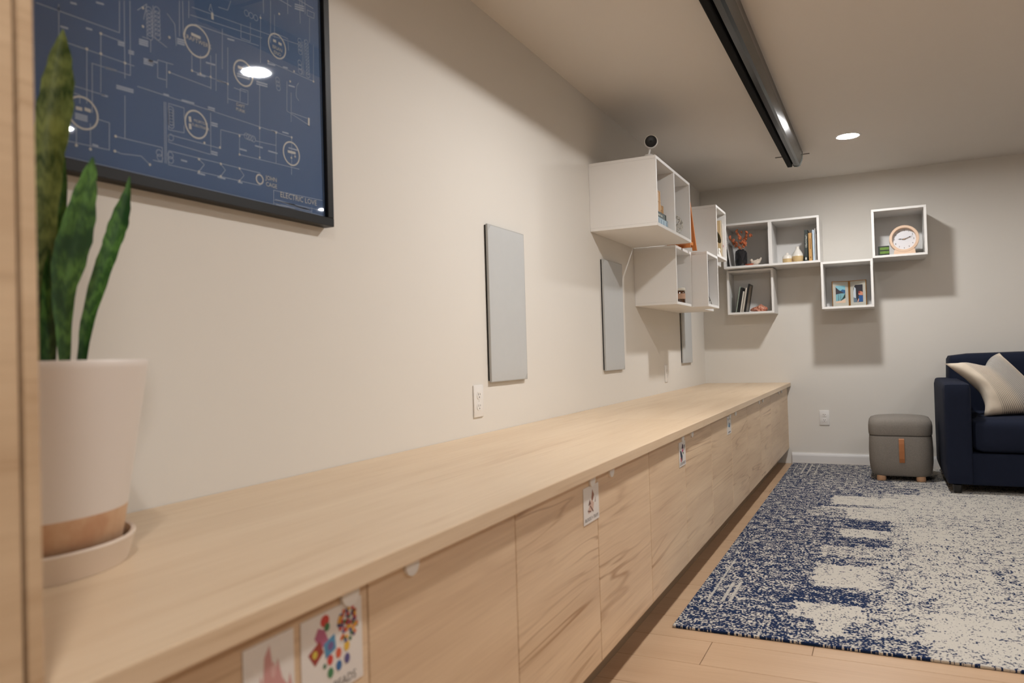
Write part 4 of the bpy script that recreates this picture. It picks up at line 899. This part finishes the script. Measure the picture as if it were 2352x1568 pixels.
# gold double photo frame
def photo_frame():
    z = ZL; hx, hy = 1.122, -0.145
    t = thing('photo_frame', 'hinged gold double photo frame with a lake and a couple picture', 'photo frame', (hx, hy, z))
    gold = plain('brass', (176, 128, 70), 0.3, 0.7); mat_ = plain('photo_mat', (186, 182, 170), 0.4)
    H = 0.196
    for side in (-1, 1):
        W = 0.122; ang = 0.38*side
        M = Matrix.Translation((hx+side*0.0035, hy, 0)) @ Matrix.Rotation(ang if side < 0 else ang, 4, 'Z')
        def T(bm, M=M): bmesh.ops.transform(bm, matrix=M, verts=bm.verts); return bm
        x0, x1 = (0, W) if side > 0 else (-W, 0)
        M = Matrix.Translation((hx+side*0.0035, hy, 0)) @ Matrix.Rotation(-0.35*side, 4, 'Z')
        lf = obj('leaf_backing', T(box(new(), x0+0.003, x1-0.003, -0.001, 0.002, z+0.004, z+H-0.004), M), mat_, t)
        for bb in ((x0, x0+0.0045, z, z+H), (x1-0.0045, x1, z, z+H), (x0+0.0045, x1-0.0045, z, z+0.0045), (x0+0.0045, x1-0.0045, z+H-0.0045, z+H)):
            obj('frame_rail', T(box(new(), bb[0], bb[1], -0.005, 0.004, bb[2], bb[3], 0.0006, 1), M), gold, t)
        cx, u, v0, v1 = (x0+x1)/2, 0.0345, z+0.032, z+0.162
        Q = lambda a, b: (cx-u+2*u*a, v0+(v1-v0)*b)
        def pic(nm, rgb, poly, d):
            obj(nm, T(prism(new(), [Q(*q) for q in poly], 'y', -0.0014-d*0.0002, -0.001), M), ink(rgb), lf)
        if side < 0:
            pic('photo_sky', (132, 186, 200), [(0, 0), (1, 0), (1, 1), (0, 1)], 0)
            pic('photo_lake', (120, 170, 180), [(0, 0.1), (1, 0.1), (1, 0.58), (0, 0.55)], 1)
            pic('photo_far_hill', (48, 94, 138), [(0.3, 0.55), (1, 0.55), (1, 0.74), (0.7, 0.78), (0.45, 0.68)], 2)
            pic('photo_slope', (64, 60, 66), [(0, 0.5), (0.85, 0.58), (0.35, 0.74), (0, 0.92)], 3)
            pic('photo_shore', (214, 184, 158), [(0, 0), (1, 0), (1, 0.26), (0.6, 0.14), (0, 0.1)], 4)
            pic('photo_trees', (46, 58, 50), [(0.5, 0.12), (1, 0.3), (1, 0.56), (0.84, 0.4)], 5)
            for xx in (0.28, 0.52): pic('photo_mast', (52, 62, 62), [(xx-0.02, 0.12), (xx+0.03, 0.12), (xx+0.01, 0.5), (xx-0.01, 0.5)], 5)
        else:
            pic('photo_forest', (50, 48, 54), [(0, 0), (1, 0), (1, 1), (0.2, 1), (0, 0.8)], 0)
            pic('photo_waterfall', (196, 204, 210), [(0, 0.25), (0.28, 0.25), (0.26, 0.8), (0.1, 0.9), (0, 0.6)], 1)
            pic('photo_rocks', (98, 116, 132), [(0, 0), (0.4, 0), (0.35, 0.2), (0, 0.3)], 2)
            pic('photo_clothes', (40, 84, 140), [(0.52, 0.02), (1, 0.02), (1, 0.34), (0.8, 0.42), (0.56, 0.36)], 3)
            pic('photo_arm', (214, 166, 140), [(0.38, 0.02), (0.52, 0.02), (0.6, 0.2), (0.52, 0.2)], 4)
            pic('photo_faces', (206, 140, 112), [(0.52, 0.46), (0.62, 0.4), (0.98, 0.38), (1, 0.56), (0.8, 0.62), (0.56, 0.6)], 4)
            pic('photo_hair', (150, 62, 54), [(0.54, 0.5), (0.72, 0.5), (0.74, 0.63), (0.56, 0.63)], 5)
    obj('hinge', tube(new(), [(hx, hy, z+0.002), (hx, hy, z+H)], 0.003, 8), gold, t, True)
photo_frame()
# clock and green tin
def clock():
    cx, cz, yf = 1.4965, 1.6715, -0.335; z = ZS
    R = 0.0955
    t = thing('table_clock', 'round light wood table clock with white face on a shelf', 'clock', (cx, yf+0.03, z))
    wd = wood('clock_wood', (226, 196, 170), (204, 166, 136), axis=0, stretch=30, freq=6, line=0.25, fine=0.4)
    # h grows towards -y: front of the ring at yf
    obj('case_ring', lathe(new(), [(R-0.021, 0.0), (R-0.019, 0.045), (R-0.016, 0.048), (R-0.003, 0.048), (R, 0.045), (R, 0.0), (R-0.001, -0.004), (R-0.018, -0.004)], (cx, yf+0.048, cz), 56, 'Y', close=True), wd, t, True)
    fc = obj('dial', lathe(new(), [(0.0, 0.016), (R-0.0195, 0.016), (R-0.0195, 0.004), (0, 0.004)], (cx, yf+0.048, cz), 48, 'Y'), plain('dial_white', (222, 222, 226), 0.5, vary=0.01), t, True)
    yd = yf+0.048-0.0163
    nm = ink((70, 70, 74))
    bm = new(); rn = 0.0625
    for k in range(1, 13):
        a = PI/2-k*PI/6
        text(bm, str(k), 0.0165, lambda u, v, a=a: (cx+rn*math.cos(a)+u, yd, cz+rn*math.sin(a)+v))
    obj('numerals', bm, nm, fc)
    def hand(nm_, a, L, w, d, mat_):
        bm = new(); c, s = math.cos(a), math.sin(a)
        pts = [(-0.012, -w), (L*0.7, -w), (L, 0), (L*0.7, w), (-0.012, w)]
        prism(bm, [(cx+p*c-q*s, cz+p*s+q*c) for p, q in pts], 'y', yd-d-0.001, yd-d)
        obj(nm_, bm, mat_, t)
    hand('hour_hand', math.radians(176), 0.040, 0.0016, 0.002, BLACK)
    hand('minute_hand', math.radians(21), 0.058, 0.0012, 0.0035, BLACK)
    hand('alarm_hand', math.radians(14), 0.044, 0.0006, 0.005, plain('brass', (176, 128, 70), 0.3))
    bm = new(); discflat(bm, (cx-0.026, cz+0.002), 0.0035, 'y', yd-0.0035, yd-0.003, 12); discflat(bm, (cx+0.036, cz+0.014), 0.0032, 'y', yd-0.005, yd-0.0045, 12)
    obj('hand_spots', bm, BLACK, t)
    bm = new(); discflat(bm, (cx, cz), 0.0034, 'y', yd-0.008, yd, 14); obj('hand_boss', bm, plain('brass', (176, 128, 70), 0.3), t)
    arc = [(cx+(R-0.001)*math.cos(a), cz+(R-0.001)*math.sin(a)) for a in [math.radians(230+80*i/10) for i in range(11)]]
    obj('foot', prism(new(), [(cx-0.070, z), (cx-0.066, z+0.028)] + arc + [(cx+0.066, z+0.028), (cx+0.070, z)], 'y', yf-0.004+0.006, yf+0.052), wd, t)
clock()
def green_tin():
    x0, x1, y, z = 1.327, 1.400, -0.318, ZS
    t = thing('green_box', 'small dark box with two lime green bars beside the clock', 'box', ((x0+x1)/2, y, z))
    obj('carton', box(new(), x0, x1, y, y+0.03, z, z+0.068, 0.0008, 1), plain('carton_dark', (28, 36, 28), 0.35), t)
    for zz in (z+0.012, z+0.040):
        obj('green_bar', box(new(), x0+0.012, x1-0.002, y-0.0012, y, zz, zz+0.019, 0.0005, 1), plain('bar_green', (98, 132, 48), 0.35, vary=0.25, scale=60), t)
green_tin()

# ------------------------------------------------------------------ sofa, cushion, ottoman, rug
NAVY = plain('navy_fabric', (22, 29, 48), 0.85, vary=0.12, scale=40, bump=0.35, bscale=900, rnd=0.0, spec=0.25)
ZR = 0.0110                                  # rug surface
def puff(bm, x0, x1, y0, y1, z0, z1, bev, bulge=0.02, seg=5):
    """upholstered block: rounded edges and slightly swollen faces"""
    t = bmesh.new(); bmesh.ops.create_cube(t, size=2.0)
    bmesh.ops.subdivide_edges(t, edges=list(t.edges), cuts=9, use_grid_fill=True)
    hx, hy, hz = (x1-x0)/2, (y1-y0)/2, (z1-z0)/2
    cx, cy, cz = (x0+x1)/2, (y0+y1)/2, (z0+z1)/2
    for v in t.verts:
        p = Vector((v.co.x*hx, v.co.y*hy, v.co.z*hz))
        # denser sampling near the edges
        q = [math.copysign(abs(c)**0.6, c) for c in v.co]
        p = Vector((q[0]*hx, q[1]*hy, q[2]*hz))
        inn = Vector((max(-(hx-bev), min(hx-bev, p.x)), max(-(hy-bev), min(hy-bev, p.y)), max(-(hz-bev), min(hz-bev, p.z))))
        d = p-inn
        if d.length > 1e-9: p = inn + d.normalized()*bev
        w_ = [1-abs(q[i])**2 for i in range(3)]
        for i, h in enumerate((hx, hy, hz)):
            j, k = [m for m in range(3) if m != i]
            p[i] += math.copysign(1, p[i])*bulge*max(0, w_[j])*max(0, w_[k])*(abs(p[i])/h)**2
        v.co = p+Vector((cx, cy, cz))
    me = bpy.data.meshes.new('tmp'); t.to_mesh(me); t.free(); bm.from_mesh(me); bpy.data.meshes.remove(me)
    return bm
def sofa():
    t = thing('sofa', 'navy blue fabric sofa against the back wall', 'sofa', (2.6, -0.6, ZR))
    x0, x1 = 1.655, 3.75
    obj('base', puff(new(), x0+0.01, x1-0.01, -1.065, -0.14, 0.055, 0.255, 0.02, 0.0), NAVY, t, True)
    obj('arm', puff(new(), x0, x0+0.148, -1.095, -0.13, 0.06, 0.676, 0.026, 0.004), NAVY, t, True)
    obj('arm', puff(new(), x1-0.148, x1, -1.095, -0.13, 0.06, 0.676, 0.026, 0.004), NAVY, t, True)
    obj('backrest', puff(new(), x0+0.085, x1-0.085, -0.40, -0.10, 0.30, 0.842, 0.04, 0.012), NAVY, t, True)
    xm = (x0+x1)/2
    for a, b in ((x0+0.15, xm), (xm, x1-0.15)):
        obj('seat_cushion', puff(new(), a+0.001, b-0.001, -1.085, -0.36, 0.258, 0.458, 0.045, 0.012), NAVY, t, True)
    for fx in (x0+0.06, x1-0.06):
        for fy in (-1.055, -0.2):
            obj('foot', lathe(new(), [(0.022, ZR), (0.026, 0.06)], (fx, fy, 0), 14), BLACK, t, True)
sofa()
def cushion_mat():
    t = NT('striped_linen'); uv = t.n('ShaderNodeTexCoord').outputs['UV']
    sp = t.n('ShaderNodeSeparateXYZ'); t.link(uv, sp.inputs[0]); u = sp.outputs[0]
    v = t.coords('Object', 0)
    line = t.smooth(t.math('ABSOLUTE', t.math('SUBTRACT', t.math('FRACT', t.math('MULTIPLY', u, 36.0)), 0.5)), 0.16, 0.26)
    line = t.math('SUBTRACT', 1.0, line)
    win = t.math('MULTIPLY', t.smooth(u, 0.20, 0.26), t.math('SUBTRACT', 1.0, t.smooth(u, 0.90, 0.95)))
    ns = t.noise(v, 9, 3)
    base = t.mix(t.noise(v, 30, 2), lin((212, 198, 178)), lin((226, 212, 194)))
    blue = t.math('MULTIPLY', t.math('MULTIPLY', t.smooth(u, 0.42, 0.6), t.math('SUBTRACT', 1.0, t.smooth(u, 0.8, 0.95))), 0.5)
    base = t.mix(blue, base, lin((150, 156, 160)))
    t.base(t.mix(t.math('MULTIPLY', t.math('MULTIPLY', line, win), 0.62), base, lin((70, 70, 74))))
    t.set(Roughness=0.9); t.b.inputs['Specular IOR Level'].default_value = 0.2
    t.bump(t.noise(v, 500, 2), 0.3); return t.m
def cushion():
    BL, BR, TR, TL = Vector((1.880, -0.92, 0.464)), Vector((2.30, -0.80, 0.478)), Vector((2.005, -0.66, 0.850)), Vector((1.686, -0.80, 0.790))
    C = Vector((1.965, -0.80, 0.60))
    nrm = ((BR-BL).cross(TL-BL)).normalized()
    if nrm.y > 0: nrm = -nrm
    N = 26; me = bpy.data.meshes.new('striped_cushion'); verts = []; faces = []; uvs = []
    rr = random.Random(4)
    for side in (1, -1):
        for i in range(N+1):
            for j in range(N+1):
                u, v = i/N, j/N
                p = BL*(1-u)*(1-v)+BR*u*(1-v)+TR*u*v+TL*(1-u)*v
                a, b = 2*u-1, 2*v-1
                # edges pulled in between the pointed corners
                pin = 0.055
                p = p + (C-p)*pin*((1-a*a)*b**6 + (1-b*b)*a**6)*1.2
                p.x += 0.078*math.sin(PI*v)*(1-u)**3               # left edge rests against the sofa arm
                if v > 0.5:  # chop at the top edge
                    p = p + (C-p)*0.30*((v-0.5)*2)**2*math.exp(-((u-0.56)/0.2)**2)
                e = max(0.0, (1-a*a))*max(0.0, (1-b*b))
                th = 0.078*e**0.42
                wr = 0.006*math.sin(14*u+9*v)*math.exp(-((u-0.1)/0.14)**2)*e**0.3 + 0.004*math.sin(22*v+5*u)*math.exp(-((u-0.1)/0.12)**2)*e**0.3
                verts.append(p + nrm*side*(th+wr))
                uvs.append((u, v))
    n1 = (N+1)**2
    for s in (0, 1):
        for i in range(N):
            for j in range(N):
                q = [s*n1+i*(N+1)+j, s*n1+(i+1)*(N+1)+j, s*n1+(i+1)*(N+1)+j+1, s*n1+i*(N+1)+j+1]
                faces.append(q if s == 0 else q[::-1])
    o_ = Vector((1.9, -0.8, 0.46))
    me.from_pydata([v-o_ for v in verts], [], faces)
    ul = me.uv_layers.new(name='UVMap')
    for l in me.loops: ul.data[l.index].uv = uvs[l.vertex_index]
    bm = bmesh.new(); bm.from_mesh(me); bmesh.ops.remove_doubles(bm, verts=bm.verts, dist=1e-5); bmesh.ops.recalc_face_normals(bm, faces=bm.faces); bm.to_mesh(me); bm.free()
    for p in me.polygons: p.use_smooth = True
    me.materials.append(cushion_mat())
    o = bpy.data.objects.new('striped_cushion', me); col.objects.link(o); o.location = o_
    tag(o, 'cream cushion with thin grey stripes leaning on the navy sofa arm', 'cushion')
cushion()
def ottoman():
    x0, x1, y0, y1 = 1.226, 1.612, -0.755, -0.375
    t = thing('storage_ottoman', 'grey fabric storage ottoman with leather pull beside the sofa', 'ottoman', ((x0+x1)/2, (y0+y1)/2, ZR))
    gr = plain('ottoman_fabric', (138, 131, 123), 0.9, vary=0.2, scale=150, bump=0.4, bscale=800, rnd=0.0, spec=0.2)
    cx, cy = (x0+x1)/2, (y0+y1)/2
    def rr_(bm, rows):
        """stack of rounded-square rings: rows of (z, half width, half depth, corner radius)"""
        rings = []
        for z, hx, hy, r in rows:
            ring = []
            for qx, qy, a0 in ((1, 1, 0), (-1, 1, PI/2), (-1, -1, PI), (1, -1, 1.5*PI)):
                for k in range(9):
                    a = a0+PI/2*k/8
                    ring.append(bm.verts.new((cx+qx*(hx-r)+r*math.cos(a), cy+qy*(hy-r)+r*math.sin(a), z)))
            rings.append(ring)
        for A, B in zip(rings[:-1], rings[1:]):
            n = len(A)
            for i in range(n): bm.faces.new((A[i], A[(i+1) % n], B[(i+1) % n], B[i]))
        bm.faces.new(rings[0][::-1]); bm.faces.new(rings[-1]); bmesh.ops.recalc_face_normals(bm, faces=bm.faces); return bm
    hx, hy = (x1-x0)/2, (y1-y0)/2
    obj('body', rr_(new(), [(0.042, hx*0.80, hy*0.80, 0.05), (0.046, hx*0.86, hy*0.86, 0.06), (0.058, hx*0.92, hy*0.92, 0.07), (0.085, hx*0.965, hy*0.965, 0.075), (0.14, hx*0.995, hy*0.995, 0.078), (0.22, hx, hy, 0.078), (0.29, hx*0.985, hy*0.985, 0.076), (0.310, hx*0.975, hy*0.975, 0.075)]), gr, t, True)
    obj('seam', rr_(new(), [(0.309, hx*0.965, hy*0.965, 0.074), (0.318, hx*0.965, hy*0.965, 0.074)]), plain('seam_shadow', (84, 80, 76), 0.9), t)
    obj('lid', rr_(new(), [(0.317, hx*0.98, hy*0.98, 0.076), (0.330, hx*0.995, hy*0.995, 0.08), (0.375, hx*1.0, hy*1.0, 0.085), (0.402, hx*0.985, hy*0.985, 0.09), (0.420, hx*0.93, hy*0.93, 0.10), (0.431, hx*0.8, hy*0.8, 0.11), (0.437, hx*0.55, hy*0.55, 0.09), (0.440, hx*0.2, hy*0.2, 0.03)]), gr, t, True)
    lea = plain('tan_leather', (176, 112, 66), 0.5, vary=0.1, scale=60)
    st = obj('pull_strap', prism(new(), [(-0.7555, 0.297), (-0.760, 0.290), (-0.764, 0.262), (-0.765, 0.215), (-0.763, 0.165), (-0.7575, 0.138), (-0.7535, 0.138), (-0.759, 0.168), (-0.7605, 0.215), (-0.7595, 0.262), (-0.756, 0.285), (-0.752, 0.297)], 'x', 1.408, 1.440), lea, t)
    for fx in (1.298, 1.534):
        for fy in (-0.70, -0.44):
            obj('foot', lathe(new(), [(0.0, ZR), (0.026, ZR), (0.029, ZR+0.005), (0.029, ZR+0.022), (0.026, 0.046), (0, 0.046)], (fx, fy, 0), 20), wood('foot_wood', (222, 176, 138), (190, 140, 100), axis=2, stretch=30), t, True)
ottoman()

def rug():
    t = NT('distressed_rug'); v = t.coords('Object', 0)
    sp = t.n('ShaderNodeSeparateXYZ'); t.link(v, sp.inputs[0])
    # wobble the coordinates so that patch borders fray
    w1 = t.math('MULTIPLY', t.math('SUBTRACT', t.noise(v, 22, 3, 0.65), 0.5), 0.11)
    w2 = t.math('MULTIPLY', t.math('SUBTRACT', t.noise(t.map(v, (1, 1, 1)), 31, 3, 0.65), 0.5), 0.09)
    x = t.math('ADD', sp.outputs[0], w1); y = t.math('ADD', sp.outputs[1], w2)
    d = t.mixf(t.smooth(x, 1.10, 1.46), 0.60, 0.325)
    patches = [  # centre x, y, half sizes, navy share
        (1.21, -0.60, 0.30, 0.62, 0.55), (1.52, -0.75, 0.16, 0.24, 0.42),
        (1.213, -1.50, 0.18, 0.14, 0.20), (1.187, -1.748, 0.20, 0.045, 0.22), (1.253, -1.90, 0.13, 0.11, 0.21), (1.02, -1.87, 0.09, 0.12, 0.48),
        (1.235, -2.15, 0.105, 0.11, 0.70), (1.211, -2.34, 0.10, 0.09, 0.22), (1.21, -2.53, 0.13, 0.07, 0.66), (1.177, -2.72, 0.13, 0.09, 0.40),
        (1.165, -3.11, 0.115, 0.16, 0.21), (1.35, -3.10, 0.04, 0.20, 0.42), (1.10, -3.42, 0.16, 0.10, 0.70), (1.135, -3.57, 0.12, 0.09, 0.27), (1.14, -3.72, 0.05, 0.08, 0.27),
        (1.31, -3.83, 0.12, 0.07, 0.56), (1.383, -2.63, 0.022, 0.17, 0.45), (1.74, -3.03, 0.05, 0.22, 0.40), (1.42, -3.38, 0.06, 0.10, 0.44), (1.60, -2.05, 0.22, 0.04, 0.34),
        (1.66, -2.60, 0.10, 0.14, 0.36), (1.52, -2.30, 0.10, 0.16, 0.22), (1.55, -3.62, 0.12, 0.16, 0.21), (1.70, -1.5, 0.3, 0.28, 0.26), (2.2, -2.6, 0.25, 0.5, 0.42), (2.6, -1.9, 0.2, 0.4, 0.21), (2.5, -3.4, 0.3, 0.2, 0.5)]
    for cx, cy, hx, hy, val in patches:
        ax = t.math('SUBTRACT', hx, t.math('ABSOLUTE', t.math('SUBTRACT', x, cx)))
        ay = t.math('SUBTRACT', hy, t.math('ABSOLUTE', t.math('SUBTRACT', y, cy)))
        m = t.smooth(t.math('MINIMUM', ax, ay), -0.008, 0.012)
        d = t.mixf(m, d, val)
    # ornament: medium scale rings and lattices in the navy part
    vo = t.n('ShaderNodeTexVoronoi', feature='DISTANCE_TO_EDGE'); t.link(t.map(v, (7.5, 7.5, 0.0)), vo.inputs['Vector']); vo.inputs['Scale'].default_value = 1.0
    rings = t.math('SINE', t.math('MULTIPLY', vo.outputs['Distance'], 46.0))
    n1 = t.noise(t.map(v, (112, 88, 1)), 1.0, 2.0, 0.6)
    n2 = t.noise(t.map(v, (26, 24, 1)), 1.0, 3.0, 0.6)
    orn = t.smooth(t.noise(t.map(v, (3.2, 3.2, 1)), 1.0, 1.0), 0.48, 0.62)
    val = t.math('ADD', t.math('ADD', n1, t.math('MULTIPLY', t.math('SUBTRACT', n2, 0.5), 0.62)), t.math('MULTIPLY', t.math('MULTIPLY', rings, orn), 0.045))
    thr = t.math('ADD', 0.5, t.math('MULTIPLY', t.math('SUBTRACT', d, 0.5), 0.44))
    # ruled border lines near the left edge
    fac = t.smooth(t.math('SUBTRACT', thr, val), -0.022, 0.022)
    for cx, cy, hx, hy in ((0.775, -3.46, 0.006, 0.12), (0.800, -3.46, 0.006, 0.12), (0.725, -3.30, 0.004, 0.30), (0.775, -0.32, 0.006, 0.26), (0.815, -0.32, 0.004, 0.26), (0.865, -0.32, 0.004, 0.26), (0.715, -0.30, 0.003, 0.22)):
        ax = t.math('SUBTRACT', hx, t.math('ABSOLUTE', t.math('SUBTRACT', sp.outputs[0], cx))); ay = t.math('SUBTRACT', hy, t.math('ABSOLUTE', t.math('SUBTRACT', sp.outputs[1], cy)))
        m = t.smooth(t.math('MINIMUM', ax, ay), -0.002, 0.002); fac = t.mixf(t.math('MULTIPLY', m, 0.8), fac, 0.05)
    yarn = t.noise(v, 420, 2)
    navy = t.mix(yarn, lin((14, 30, 62)), lin((34, 54, 92))); cream = t.mix(yarn, lin((188, 182, 172)), lin((216, 210, 200)))
    t.base(t.mix(fac, cream, navy)); t.set(Roughness=0.95); t.b.inputs['Specular IOR Level'].default_value = 0.15
    t.bump(t.math('ADD', yarn, t.math('MULTIPLY', n1, 0.6)), 0.7, 0.004)
    x0, x1, y0, y1 = 0.667, 3.35, -3.885, -0.035
    o = obj('area_rug', box(new(), x0, x1, y0, y1, 0.0006, 0.0105, 0.003, 2), t.m, origin=(0, 0, 0))
    tag(o, 'large distressed navy and cream rug on the wood floor', 'rug')
rug()

for o in bpy.data.objects:
    if '_o' in o: del o['_o']
